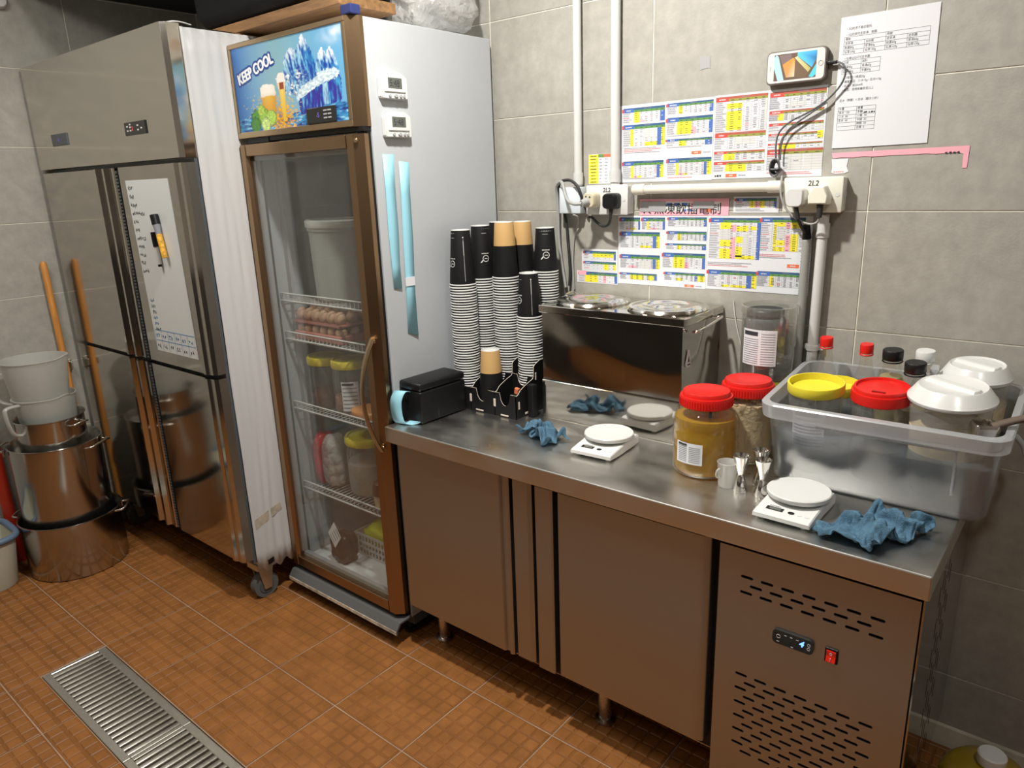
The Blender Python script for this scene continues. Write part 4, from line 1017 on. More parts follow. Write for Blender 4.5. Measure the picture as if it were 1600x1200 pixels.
def stack(x, y, ztop, me, R, rt, h, where, logo, line, two=False):
    base = HC+.0045; zr = ztop-h; n = int((zr-base)/PITCHC)+1; pitch = (zr-base)/(n-1) if n > 1 else PITCHC
    ca = math.atan2(CY-y, CX-x)
    for k in range(n):
        top = (k == n-1)
        o = bpy.data.objects.new('paper_cup', me); COL.objects.link(o)
        o.location = (x+(.0006*math.sin(k*2.3)), y+(.0006*math.cos(k*1.7)), base+k*pitch); o.rotation_euler = (0, 0, k*.7)
        kind = 'two-tone black and kraft paper cup' if two else 'black paper cup'
        if top:
            o.rotation_euler = (0, 0, ca); o.location = (x, y, zr)
            tag(o, f'{kind}, topmost upside-down cup of the {where}', 'paper cup', 'paper cups in the organizer')
            if logo is not None or line is not None: cup_print(o, R, rt, h, None if logo is None else math.radians(logo), None if line is None else math.radians(line))
        else: tag(o, f'white-rimmed black cup, {ordw(n-1-k)} under the top of the {where}', 'paper cup', 'paper cups in the organizer')
stack(-.362, -.2845, 1.3635, CUPL, .0425, .030, .172, 'cup stack behind the label printer', -52, 12)
stack(-.358, -.1943, 1.371, CUPL, .0425, .030, .172, 'cup stack along the display fridge side', 22, None)
stack(-.258, -.1943, 1.383, CUPT, .0425, .030, .174, 'front kraft-topped cup stack', None, None, True)
stack(-.165, -.1943, 1.229, CUPM, .0405, .0295, .139, 'shortest cup stack beside the food warmer', -58, 12)
stack(-.165, -.104, 1.3605, CUPM, .0405, .0295, .139, 'wall-side cup stack beside the food warmer', 4, None)
stack(-.258, -.104, 1.379, CUPT, .0425, .030, .174, 'rear kraft-topped cup stack', None, None, True)
stack(-.358, -.104, 1.377, CUPL, .0425, .030, .172, 'cup stack in the organizer rear corner', None, None)
for k, z in enumerate((HC+.0045, HC+.0045+.011, HC+.0045+.022)):
    o = bpy.data.objects.new('paper_cup', CUPT); COL.objects.link(o); o.location = (-.258, -.285, z)
    tag(o, 'kraft and black paper cup upside down in the organizer front pocket' + (', lowest of three', ', middle of three', ', topmost of three')[k], 'paper cup', 'paper cups in the organizer')
# ================================================================ things on the worktop
def drape(seed, L, n, frames, gather):
    """let a pleated square of cloth drop on a level top; returns its settled points and faces"""
    r_ = random.Random(seed); ox = r_.random()*40; pts = []; fs = []
    for i in range(n+1):
        for j in range(n+1):
            x, y = (i/n-.5)*L, (j/n-.5)*L
            px = x*gather+.012*noise.noise(Vector((x*14+ox, y*14, 1))); py = y*gather+.012*noise.noise(Vector((x*14+ox, y*14, 9)))
            pts.append((px, py, .045+.034*math.sin(x*50+2.0*math.sin(y*18+ox)+ox)+.022*noise.noise(Vector((x*20, y*20, ox)))))
    for i in range(n):
        for j in range(n): a = i*(n+1)+j; fs.append((a, a+n+1, a+n+2, a+1))
    hidden = [c for c in COL.children]; sc2 = bpy.data.scenes.new('cloth_bench')
    win = sc2.view_layers[0]
    me = bpy.data.meshes.new('cloth'); me.from_pydata(pts, [], fs); o = bpy.data.objects.new('cloth', me); sc2.collection.objects.link(o)
    pm = bpy.data.meshes.new('bench'); pm.from_pydata([(-1, -1, 0), (1, -1, 0), (1, 1, 0), (-1, 1, 0)], [], [(0, 1, 2, 3)]); p = bpy.data.objects.new('bench', pm); sc2.collection.objects.link(p)
    p.modifiers.new('col', 'COLLISION'); p.collision.thickness_outer = .003; p.collision.cloth_friction = 30
    md = o.modifiers.new('cl', 'CLOTH'); s = md.settings; s.quality = 6; s.mass = .2; s.tension_stiffness = 8; s.compression_stiffness = 4; s.shear_stiffness = 2; s.bending_stiffness = .02; s.air_damping = 2
    cs = md.collision_settings; cs.use_self_collision = True; cs.self_distance_min = .003; cs.distance_min = .003; cs.collision_quality = 3; cs.self_friction = 10
    md.point_cache.frame_start = 1; md.point_cache.frame_end = frames
    for f in range(1, frames+1): sc2.frame_set(f)
    ev = o.evaluated_get(win.depsgraph).to_mesh(); out = [tuple(v.co) for v in ev.vertices]
    bpy.data.objects.remove(o); bpy.data.objects.remove(p); bpy.data.scenes.remove(sc2)
    return out, fs
def towel(label, c, seed, L, n, frames, gather, rot, scl):
    pts, fs = drape(seed, L, n, frames, gather)
    mx = (min(p[0] for p in pts)+max(p[0] for p in pts))/2; my = (min(p[1] for p in pts)+max(p[1] for p in pts))/2; mz = min(p[2] for p in pts)
    me = bpy.data.meshes.new('cleaning_cloth'); me.from_pydata([((x-mx)*scl, (y-my)*scl, (z-mz)*scl+.0032) for x, y, z in pts], [], fs)
    for p in me.polygons: p.use_smooth = True
    me.materials.append(M['towel']); o = bpy.data.objects.new('cleaning_cloth', me); COL.objects.link(o); o.location = c; o.rotation_euler = (0, 0, rot)
    md = o.modifiers.new('thick', 'SOLIDIFY'); md.thickness = .003; md.offset = 0; md = o.modifiers.new('smooth', 'SUBSURF'); md.levels = 1; md.render_levels = 1
    return tag(o, label, 'cloth', 'blue cleaning cloths on the worktop')
towel('crumpled blue microfiber cloth in front of the cup organizer', (.024, -.405, HC), 3, .30, 34, 19, .54, math.radians(-20), .74)
towel('larger rumpled blue microfiber cloth at the worktop corner by the clear bin', (.937, -.487, HC), 3, .30, 34, 18, .60, math.radians(68), .84)

def scale(c, rz, label):
    t = thing('kitchen_scale', label, 'kitchen scale', c, (0, 0, rz), group='white digital kitchen scales')
    bm = nb(); w_, d_ = .060, .085
    prof = [(-d_, .008), (-d_, .0165), (-d_+.006, .019), (-.02, .0255), (.02, .029), (d_-.006, .029), (d_, .025), (d_, .006), (d_*.55, .0035), (-d_*.4, .0035)]
    loops = []
    for s in (-1, -.96, .96, 1):
        ins = 0.9 if abs(s) == 1 else 1
        loops.append([(s*w_, y*(.985 if abs(s) == 1 else 1), .003+(z-.003)*(.86 if abs(s) == 1 else 1)) for y, z in prof])
    loft(bm, loops, smooth=False); obj('body', bm, 'white', t, world=False, smooth=35)
    bm = nb(); lathe(bm, [(.050, .028), (.055, .031), (.066, .033), (.0675, .036), (.0675, .0425), (.0655, .0445), (.058, .0438), (.001, .0434)], (0, .022, 0), 48); obj('platter', bm, 'white_gloss', t, world=False, smooth=35)
    def onz(x, y, o=.0006): return .019+(y+d_-.006)/(d_-.006-.02)*(.0255-.019)+o
    bm = nb(); X0, X1, Y0, Y1 = -.040, -.004, -.064, -.050
    v = [(X0, Y0, onz(X0, Y0)), (X1, Y0, onz(X1, Y0)), (X1, Y1, onz(X1, Y1)), (X0, Y1, onz(X0, Y1))]; quad(bm, v)
    s_ = obj('screen', bm, 'screen', t, world=False)
    bm = nb(); X0, X1, Y0, Y1 = -.033, -.009, -.0615, -.0525; quad(bm, [(X0, Y0, onz(X0, Y0, .001)), (X1, Y0, onz(X1, Y0, .001)), (X1, Y1, onz(X1, Y1, .001)), (X0, Y1, onz(X0, Y1, .001))]); obj('lcd', bm, 'lcd', s_, world=False)
    bm = nb(); lathe(bm, [(.006, 0), (.006, .0012), (.005, .0016)], (.013, -.058, onz(0, -.058, -.0005)), 18, sx=1.15); obj('button', bm, 'black', t, world=False)
    bm = nb(); lathe(bm, [(.005, 0), (.005, .0006)], (.031, -.058, onz(0, -.058, -.0002)), 16); lathe(bm, [(.005, 0), (.005, .0006)], (.046, -.058, onz(0, -.058, -.0002)), 16); obj('button', bm, 'white_gloss', t, world=False)
    bm = nb()
    for k in range(6): 
        x = -.036+.004*k; quad(bm, [(x, -.0475, onz(x, -.0475)), (x+.003, -.0475, onz(x, -.0475)), (x+.003, -.0445, onz(x, -.0445)), (x, -.0445, onz(x, -.0445))])
    obj('brand_mark', bm, 'ink_grey', t, world=False)
    bm = nb(); cyl(bm, (0, 0, 0), (0, 0, .0065), .008, 12); me = finish('foot', bm, 'white')
    for sx in (-1, 1):
        for sy in (-.8, .8): shared('foot', me, t, (sx*.045, sy*d_, 0))
    return t
scale((.238, -.388, HC+.0003), math.radians(4), 'white digital kitchen scale in front of the steel riser')
scale((.778, -.475, HC+.0003), math.radians(-1), 'white digital kitchen scale in front of the clear storage bin')

def big_jar(name, label, c, liquid, fill, r, h, lid, lid_r, label_on=True, spoon=False, face=None, group=None):
    t = thing(name, label, 'jar', c, (0, 0, math.atan2(CY-c[1], CX-c[0]) if face is None else face), group=group)
    z = h
    prof = [(r*.86, 0), (r*.96, .006), (r, .02), (r*.985, .03), (r, .04), (r, z*.62), (r*.985, z*.64), (r, z*.67), (r*.99, z*.78), (r*.90, z*.90), (r*.78, z*.965), (r*.775, z)]
    bm = nb(); lathe(bm, prof, seg=44, cap1=False); obj('jar_body', bm, 'clear_pet', t, world=False, smooth=50)
    if liquid:
        pf = []
        for (a, b) in prof:
            if b > fill: break
            pf.append((a*.955, b+.004))
        pf.append((pf[-1][0], fill)); 
        bm = nb(); lathe(bm, pf, seg=44, cap1=True); obj('contents', bm, liquid, t, world=False, smooth=50)
    R = lid_r; zl = z-.006
    bm = nb(); lathe(bm, [(R*.97, zl), (R, zl+.002), (R, zl+.022), (R*.985, zl+.026), (R*.90, zl+.026), (R*.89, zl+.035), (R*.87, zl+.037), (R*.80, zl+.0345), (.001, zl+.034)], seg=52); l = obj('lid', bm, lid, t, world=False, smooth=35)
    bm = nb()
    for k in range(60):
        a = 2*PI*k/60; x, y = (R+.0003)*math.cos(a), (R+.0003)*math.sin(a); box(bm, (x-.0008, y-.0008, zl+.003), (x+.0008, y+.0008, zl+.021))
    obj('lid_knurl', bm, lid, l, world=False)
    if label_on:
        bm = nb(); rr = r+.0006; curved_label(bm, rr, -.95, -.05 if label_on is True else label_on, z*.22, z*.52)
        for k in range(9): curved_label(bm, rr+.0004, -.88, -.55, z*.25+k*z*.026, z*.25+k*z*.026+.0016, 1, 4); curved_label(bm, rr+.0004, -.48, -.12, z*.25+k*z*.026, z*.25+k*z*.026+.0014, 1, 4)
        curved_label(bm, rr+.0004, -.88, -.55, z*.475, z*.505, 2, 4); obj('label', bm, ['white_paper', 'ink_grey', 'ink'], t, world=False)
    if spoon:
        bm = nb(); cyl(bm, (.02, .01, fill-.02), (.03, .012, z*.99), .0042, 10); obj('stirrer', bm, 'black', t, world=False, smooth=40)
    return t
big_jar('plastic_jar', 'clear jar of amber syrup with red lid and nutrition label', (.516, -.368, HC+.0005), 'syrup', .145, .078, .178, 'red', .0635, spoon=True)
big_jar('plastic_jar', 'clear jar of pale jelly cubes with red lid behind the amber jar', (.564, -.227, HC+.0005), 'pale_syrup', .150, .0695, .180, 'red', .0645, label_on=False)
# chunks of jelly showing at the top of the pale jar
JL = bpy.data.objects['plastic_jar.001']
bm = nb(); r_ = random.Random(4)
for k in range(60):
    a = r_.random()*2*PI; q = .062*math.sqrt(r_.random()); s = .005+.004*r_.random()
    box(bm, (q*math.cos(a)-s, q*math.sin(a)-s, .145+.008*r_.random()), (q*math.cos(a)+s, q*math.sin(a)+s, .150+.010*r_.random()), rot=Matrix.Rotation(r_.random()*3, 4, 'Z'))
o = obj('jelly_cubes', bm, 'pale_syrup', JL, world=False); o['kind'] = 'stuff'
# small plastic beaker and jiggers
BK = thing('measuring_beaker', 'small translucent plastic beaker with handle beside the amber jar', 'beaker', (.604, -.430, HC+.0004))
bm = nb(); lathe(bm, [(.019, 0), (.020, .002), (.0235, .060), (.0245, .061), (.0235, .0615), (.0222, .060), (.0188, .003), (.001, .003)], seg=28); obj('cup', bm, 'milky', BK, world=False, smooth=50)
bm = nb(); tube(bm, spline([(-.010, -.0192, .048), (-.014, -.027, .044), (-.015, -.028, .03), (-.010, -.0185, .024)], 5), .0022, 8); obj('handle', bm, 'milky', BK, world=False, smooth=50)
def jigger(c, label, s=1.0):
    bm = nb(); P_ = [(.0175, 0), (.0178, .002), (.0085, .036), (.0068, .040), (.0085, .044), (.0195, .086), (.0200, .0875), (.0190, .088), (.0180, .086), (.0075, .048), (.001, .047)]
    lathe(bm, [(a*s, b*s) for a, b in P_], seg=32); tag(obj('jigger', bm, 'steel_bright', None, loc=c, world=False, smooth=60), label, 'jigger', 'steel jiggers by the red-lidded jars')
jigger((.640, -.438, HC+.0004), 'steel double jigger next to the small plastic beaker', 1.0)
jigger((.690, -.436, HC+.0004), 'steel double jigger in front of the other two, near the scale', 1.0)
jigger((.664, -.380, HC+.0004), 'steel double jigger behind the other two, against the clear bin', 1.0)

# clear canister with dark inner jar standing on a yellow lidded jar
JY = big_jar('plastic_jar', 'clear jar with yellow lid under the clear canister by the wall', (.562, -.078, HC+.0005), 'pale_syrup', .06, .064, .150, 'yellow', .066, label_on=False)
ZT = HC+.0005+.150-.006+.037+.0008
CN = thing('canister', 'clear plastic canister with printed label around a dark grey inner jar', 'canister', (.556, -.080, ZT), (0, 0, math.atan2(CY+.084, CX-.56)))
bm = nb(); lathe(bm, [(.066, 0), (.070, .004), (.071, .175), (.0735, .177), (.0735, .196), (.070, .1965), (.069, .178), (.068, .006), (.001, .005)], seg=44); obj('canister_body', bm, 'clear_plastic', CN, world=False, smooth=45)
bm = nb(); r_c = .0712; curved_label(bm, r_c, -1.05, .30, .045, .140)
for k in range(12): curved_label(bm, r_c+.0004, -.98, -.35, .05+k*.0058, .0518+k*.0058, 1, 4)
for k in range(13): curved_label(bm, r_c+.0004, -.25, .24, .05+k*.0066, .0512+k*.0066, 1, 4)
curved_label(bm, r_c+.0004, -.98, -.38, .124, .135, 2, 4); obj('label', bm, ['white_paper', 'ink_grey', 'ink'], CN, world=False)
IJ = thing('inner_jar', 'dark grey jar with black cap inside the clear canister', 'jar', (.556-.010, -.080-.006, ZT+.006))
bm = nb(); lathe(bm, [(.050, 0), (.053, .006), (.053, .150), (.048, .158)], seg=36); obj('jar_body', bm, 'dark_grey', IJ, world=False, smooth=45)
bm = nb(); lathe(bm, [(.0475, .1585), (.048, .160), (.048, .176), (.044, .180), (.001, .180)], seg=36); obj('cap', bm, 'black', IJ, world=False, smooth=45)

# ---- clear storage bin, leaning on the worktop upstand
BYAW, BTILT = math.radians(.6), math.radians(5.2)
BO = Vector((.674, -.336, HC+.0008))
BR_ = Matrix.Rotation(BYAW, 4, 'Z') @ Matrix.Rotation(BTILT, 4, 'X'); BMx = Matrix.Translation(BO) @ BR_
BEUL = BR_.to_euler()
BL, BD, BH = .438, .296, .205       # base length, depth, wall height
SB = thing('storage_bin', 'large clear plastic storage bin of water holding jars and bottles', 'storage bin', BO, BEUL)
def bin_loop(z, g, r=.03): return [(x, y, z) for x, y in rrect(BL/2, BD/2, BL/2+g, BD/2+g, r, 6)]
bm = nb(); loft(bm, [bin_loop(.0, -.008), bin_loop(.012, .0), bin_loop(BH-.03, .012), bin_loop(BH-.03, .0095), bin_loop(.014, -.0025), bin_loop(.003, -.01)], cap0=True, cap1=True); obj('bin_walls', bm, 'frosted', SB, world=False, smooth=50)
bm = nb(); loft(bm, [bin_loop(BH-.034, .0125), bin_loop(BH-.034, .026, .04), bin_loop(BH-.003, .028, .04), bin_loop(BH, .025, .04), bin_loop(BH, .012, .03), bin_loop(BH-.034, .0098)], cap0=False, cap1=False); obj('rim', bm, 'frosted_rim', SB, world=False, smooth=40)
bm = nb(); 
for lo, hi in (((.10, -.0112, .158), (BL-.06, -.006, .163)), ((BL-.065, -.0105, .06), (BL-.060, -.004, .163))): box(bm, lo, hi, .001, 1)
obj('embossed_rib', bm, 'frosted_rim', SB, world=False)
xh = BL+.03
bm = nb(); tube(bm, spline([(xh-.008, .075, BH-.02), (xh+.012, .075, BH-.045), (xh+.020, .078, BH-.066), (xh+.020, .14, BH-.066), (xh+.020, .205, BH-.066), (xh+.012, .208, BH-.045), (xh-.008, .208, BH-.02)], 5), .006, 8); obj('bin_handle', bm, 'print_grey', SB, world=False, smooth=50)
bm = nb()
wz0, wz1 = .105-.5*0, .118
def wl(z, g): return [(x, y, z) for x, y in rrect(BL/2, BD/2, BL/2+g, BD/2+g, .028, 6)]
lo_ = wl(.016, -.006); hi_ = [(x, y, .122-(y)*math.tan(BTILT)) for x, y, z in wl(.1, -.0005)]
loft(bm, [lo_, hi_], smooth=False); obj('water', bm, 'water', SB, world=False, smooth=30)
BIN_INV = BMx.inverted()
def in_bin(px, py, w_):
    """spot in the bin's own frame where the sight line of a pixel meets the level w_ above the bin floor"""
    o = BIN_INV @ CAMP; d = BIN_INV.to_3x3() @ ray(px, py); t = (w_-o.z)/d.z; return o+d*t
def bin_pos(u, v, w_=.015): return BMx @ Vector((u, v, w_))
def place(t, u, v, w_=.0155): t.location = bin_pos(u, v, w_); t.rotation_euler = BEUL
def ring_lid(t, r, h, m_):
    bm = nb(); lathe(bm, [(r*.97, h-.004), (r, h), (r, h+.018), (r*.985, h+.020), (r*.93, h+.020), (r*.91, h+.004), (.001, h+.003)], seg=44); obj('lid', bm, m_, t, world=False, smooth=35)
def bin_jar(label, u, v, r, h, lid, liquid, fill, dished=True):
    t = thing('plastic_jar', label, 'jar'); place(t, u, v)
    bm = nb(); lathe(bm, [(r*.84, 0), (r*.93, .008), (r*.93, h*.9), (r*.88, h)], seg=36, cap1=False); obj('jar_body', bm, 'clear_plastic', t, world=False, smooth=45)
    bm = nb(); lathe(bm, [(r*.8, .004), (r*.89, .012), (r*.89, fill)], seg=36); obj('contents', bm, liquid, t, world=False, smooth=45)
    if dished: ring_lid(t, r, h-.006, lid)
    else:
        bm = nb(); zl = h-.008; lathe(bm, [(r*.97, zl), (r, zl+.002), (r, zl+.022), (r*.985, zl+.025), (r*.93, zl+.025), (r*.92, zl+.032), (r*.90, zl+.034), (r*.84, zl+.034), (r*.82, zl+.028), (.001, zl+.028)], seg=48); obj('lid', bm, lid, t, world=False, smooth=35)
        bm = nb(); box(bm, (-.014, -r*.5, zl+.0278), (.014, -r*.5+.004, zl+.031), .001); obj('pull_tab', bm, mat('dark_red', (.25, .006, .004), .4), t, world=False)
    return t
def bottle(label, u, v, r, h, cap, cap_r, cap_h, liquid, fill, square=False):
    t = thing('drink_bottle', label, 'bottle'); place(t, u, v)
    e = [(r*.85, 0), (r, .008), (r, h*.56), (r*.93, h*.66), (r*.6, h*.80), (cap_r*.88, h*.89), (cap_r*.86, h-cap_h)]
    bm = nb(); lathe(bm, e, seg=24, cap1=False); obj('bottle_body', bm, 'clear_pet', t, world=False, smooth=50)
    if liquid:
        pf = []
        for a, b in e:
            if b > fill: break
            pf.append((a*.94, b+.004))
        k_ = len(pf); a0, b0 = e[k_-1]; a1, b1 = e[k_]; tt = (fill-b0)/(b1-b0); pf.append(((a0+(a1-a0)*tt)*.94, fill))
        bm = nb(); lathe(bm, pf, seg=24); obj('contents', bm, liquid, t, world=False, smooth=50)
    bm = nb(); R = cap_r; z = h-cap_h; lathe(bm, [(R*.98, z-.002), (R, z), (R, h-.002), (R*.93, h), (.001, h)], seg=28); c = obj('cap', bm, cap, t, world=False, smooth=40)
    bm = nb(); tube(bm, [(cap_r*.95*math.cos(2*PI*k/20), cap_r*.95*math.sin(2*PI*k/20), z-.006) for k in range(20)], .0018, 6, closed=True); obj('neck_ring', bm, cap, t, world=False)
    return t
M['plum'] = mat('plum', (.07, .045, .06), .5)
y1 = bin_jar('clear jar with wide yellow lid in the front corner of the storage bin', .070, .084, .063, .205, 'yellow', 'plum', .045)
bm = nb(); curved_label(bm, .0592, -2.2, -.9, .07, .165)
for k in range(9): curved_label(bm, .0596, -2.1, -1.0, .078+.008*k, .0805+.008*k, 1, 6)
curved_label(bm, .0596, -2.1, -1.1, .152, .161, 2, 6); obj('label', bm, ['white_paper', 'ink_grey', 'ink'], y1, world=False)
bin_jar('clear jar with yellow lid sunk lower behind the other yellow-lidded jar in the bin', .088, .190, .052, .170, 'yellow', 'pale_syrup', .06)
bin_jar('jar with broad red lid standing in the middle of the storage bin', .206, .104, .063, .197, 'red', 'orange_sauce', .08, False)
bottle('slim clear bottle with red cap at the corner of the bin nearest the grey conduit', .040, .258, .027, .274, 'red', .0155, .020, None, 0)
bottle('slim clear bottle with red cap standing beside a black-capped bottle in the bin', .133, .262, .027, .266, 'red', .0155, .020, None, 0)
bottle('pale yellow drink bottle with wide black cap against the bin rear wall', .196, .240, .036, .266, 'black', .0225, .022, 'amber_pale', .20)
bottle('clear bottle with white cap behind the black-capped bottle in the bin', .262, .252, .028, .268, 'white_gloss', .0205, .022, None, 0)
bottle('clear drink bottle with black cap in front of the white-capped bottle', .256, .178, .030, .262, 'black', .0225, .022, 'amber_pale', .15)
def white_tub(label, u, v, r, h, scoop=False):
    t = thing('food_tub', label, 'tub'); place(t, u, v)
    bm = nb(); lathe(bm, [(r*.76, 0), (r*.80, .006), (r*.93, h), (r*.95, h+.001)], seg=44, cap1=False); obj('tub_body', bm, 'tub_wall', t, world=False, smooth=45)
    bm = nb(); R = r*.90; n = 40; rows = []
    lathe(bm, [(r*.74, .005), (r*.80, .02), (r*.90, h*.72)], seg=44); obj('contents', bm, 'tan_foam', t, world=False, smooth=45)
    bm = nb(); lathe(bm, [(r*.985, h-.006), (r, h-.003), (r, h+.001), (r*.96, h+.005), (r*.80, h+.024), (r*.76, h+.027), (r*.70, h+.024), (.001, h+.023)], seg=52); l = obj('lid', bm, 'white_gloss', t, world=False, smooth=30)
    bm = nb(); pts = [(-r*.66, -.016), (r*.66, -.016), (r*.70, 0), (r*.66, .016), (-r*.66, .016), (-r*.70, 0)]
    loft(bm, [[(x, y, h+.0225) for x, y in pts], [(x*.97, y*.6, h+.029) for x, y in pts], [(x*.95, y*.35, h+.030) for x, y in pts]], smooth=False); o = obj('grip_bar', bm, 'white_gloss', l, world=False); o.rotation_euler = (0, 0, math.radians(-28))
    return t
white_tub('round tub with white lid and foamy tan contents at the bin corner', .343, .097, .084, .222)
white_tub('round tub with white lid behind the foamy tub at the bin corner', .366, .254, .071, .222)
SK = thing('ingredient_scoop', 'steel scoop with dark wooden handle tucked beside the white-lidded tub', 'scoop'); SK.location = bin_pos(.412, .030, .165); SK.rotation_euler = (BEUL[0], BEUL[1], BEUL[2]+math.radians(28))
bm = nb(); loft(bm, [[(x, y, z) for x, y in rrect(0, 0, .022*s, .018*s, .006, 3)] for z, s in ((0, .7), (.05, 1), (.052, .94), (.004, .62))], cap0=True, cap1=True); obj('scoop_bowl', bm, 'steel_bright', SK, world=False, smooth=40)
bm = nb(); tube(bm, [(.012, 0, .044), (.05, 0, .058), (.13, 0, .082)], .008, 10, flat=(.010, .007)); obj('handle', bm, 'brown_handle', SK, world=False, smooth=50)
BX = thing('carton_box', 'upright frosted plastic container beside the black-capped bottle in the bin', 'container'); place(BX, .289, .212)
bm = nb(); loft(bm, [[(x, y, z) for x, y in rrect(0, 0, .006, .018, .003, 3)] for z in (0, .235)], smooth=False); obj('container_body', bm, 'frosted_rim', BX, world=False, smooth=40)
bm = nb(); loft(bm, [[(x, y, z) for x, y in rrect(0, 0, .007, .019, .003, 3)] for z in (.2352, .243)], smooth=False); obj('container_lid', bm, 'frosted_rim', BX, world=False, smooth=40)

# ================================================================ wall: pipes, sockets, plugs, cables
def pipe(label, a, b, r, m_, collars=(), clip=None, name='conduit_pipe'):
    t = thing(name, label, 'pipe', a); a = Vector(a); b = Vector(b)
    bm = nb(); cyl(bm, a, b, r, 20); obj('pipe', bm, m_, t, smooth=40)
    for f in collars:
        p = a+(b-a)*f; d = (b-a).normalized()*.018; bm = nb(); cyl(bm, p-d, p+d, r+.003, 20); obj('collar', bm, m_, t, smooth=40)
    if clip:
        for f in clip:
            p = a+(b-a)*f; d = (b-a).normalized()*.007; bm = nb(); cyl(bm, p-d, p+d, r+.0025, 20); box(bm, (p.x-r-.01, -.012, p.z-.007), (p.x+r+.012, 0, p.z+.007)); obj('clip', bm, m_, t, smooth=40)
    return t
pipe('white plastic conduit rising from the blank junction box', (-.094, -.019, 1.482), (-.094, -.019, ZC), .0125, 'pvc', (.02,), (.66,))
pipe('white plastic conduit rising from the socket beside the yellow list', (.040, -.019, 1.484), (.040, -.019, ZC), .0140, 'pvc', (.022,))
pipe('cream horizontal conduit linking the two double sockets', (.107, -.026, 1.468), (.549, -.026, 1.468), .0125, 'pvc_cream', (.05, .955))
pipe('white vertical conduit dropping from the right-hand double socket to behind the bin', (.651, -.020, .845), (.656, -.020, 1.397), .0130, 'pvc', (.93,), (.375,))
def sock_box(label, x0, x1, z0, z1, d, m_='white_gloss', written=None, name='wall_socket', cat='socket'):
    t = thing(name, label, cat, ((x0+x1)/2, 0, z0))
    bm = nb(); box(bm, (x0+.002, -d, z0+.002), (x1-.002, 0, z1-.002), .004, 2); obj('back_box', bm, m_, t, smooth=40)
    if written:
        bm = nb(); box(bm, (x0, -d-.009, z0), (x1, -d+.0005, z1), .004, 2); p = obj('face_plate', bm, m_, t, smooth=40)
        bm = nb(); text_into(bm, written, lambda a, b: ((x0+x1)/2-.012+a, -d-.0094, z1-.021+b), .018, bold=.0003, shear=.1); obj('handwritten_number', bm, 'ink', p)
        for x in (x0+.012, x1-.012):
            bm = nb(); cyl(bm, (x, -d-.0098, (z0+z1)/2), (x, -d-.008, (z0+z1)/2), .005, 14); obj('screw_cap', bm, 'white', p)
        bm = nb(); cyl(bm, (x1-.0025, -d*.5, (z0+z1)/2), (x1-.0005, -d*.5, (z0+z1)/2), .011, 18); obj('knockout', bm, 'white', t)
    return t
sock_box('blank pale blue-white junction box beside the cup stacks', -.158, -.073, 1.397, 1.482, .038, mat('pale_box', (.62, .68, .72), .35), None, 'junction_box', 'junction box')
sock_box('white double wall socket marked 2L2 with black and cream plugs', -.050, .098, 1.396, 1.484, .034, 'white_gloss', '2L2')
sock_box('white double wall socket marked 2L2 with two white chargers', .556, .702, 1.403, 1.490, .034, mat('ivory', (.70, .69, .60), .4), '2L2')
def plug(name, label, x, z, m_, w_=.046, h=.046, d=.030, y=-.043, taper=.82, shape=None):
    t = thing(name, label, 'plug', (x, y, z-h/2))
    pts = shape or [(a, b) for a, b in rrect(0, 0, w_/2, h/2, .012, 4)]
    bm = nb(); loft(bm, [[(x+a*s, y-dd, z+b*s) for a, b in pts] for dd, s in ((.0003, 1.0), (d*.6, 1.0), (d*.92, taper+.1), (d, taper))]); obj('plug_body', bm, m_, t, smooth=40)
    return t
pk = plug('power_plug', 'black three-pin plug in the double socket with a drooping black lead', .052, 1.437, 'black', .048, .046, .034)
bm = nb(); tube(bm, spline([(.052, -.060, 1.416), (.051, -.062, 1.400), (.047, -.058, 1.382), (.030, -.044, 1.366), (.004, -.034, 1.362), (-.022, -.028, 1.374), (-.040, -.022, 1.386), (-.055, -.018, 1.388)], 6), .0042, 8); obj('lead', bm, 'cable_black', pk, smooth=50)
bm = nb(); cyl(bm, (.052, -.060, 1.418), (.051, -.062, 1.398), .0075, 12, r1=.0055); obj('strain_relief', bm, 'cable_black', pk, smooth=50)
pk = plug('power_plug', 'cream adapter plug with a thick grey lead looping over the junction box', -.018, 1.441, 'plug_cream', .042, .046, .036)
bm = nb(); cyl(bm, (-.022, -.078, 1.437), (-.030, -.098, 1.432), .013, 14, r1=.010); tube(bm, spline([(-.030, -.098, 1.432), (-.050, -.108, 1.432), (-.080, -.095, 1.440), (-.108, -.072, 1.462), (-.126, -.058, 1.490), (-.145, -.046, 1.497), (-.168, -.034, 1.480), (-.172, -.022, 1.43), (-.172, -.018, 1.30), (-.150, -.016, 1.16)], 7), .0052, 8); obj('lead', bm, 'cable_grey', pk, smooth=50)
bm = nb(); 
for a, b in ((-.026, 1.452), (-.012, 1.450), (-.014, 1.430)): cyl(bm, (a, -.0795, b), (a, -.078, b), .003, 10)
obj('pin_hole', bm, 'ink', pk)
CB = thing('power_cable', 'black power cable looping behind the junction box and hanging down beside the cups', 'cable', (-.143, -.012, 1.16))
bm = nb(); tube(bm, spline([(-.062, -.018, 1.40), (-.064, -.046, 1.452), (-.076, -.05, 1.482), (-.104, -.046, 1.500), (-.136, -.044, 1.500), (-.160, -.030, 1.490), (-.168, -.014, 1.45), (-.150, -.010, 1.38), (-.142, -.010, 1.30), (-.136, -.010, 1.22), (-.139, -.010, 1.165)], 7), .0046, 8); obj('cable', bm, 'cable_black', CB, smooth=50)
CB = thing('power_cable', 'thin grey cable hanging down the wall beside the small recipe sheets', 'cable', (-.115, -.008, 1.15))
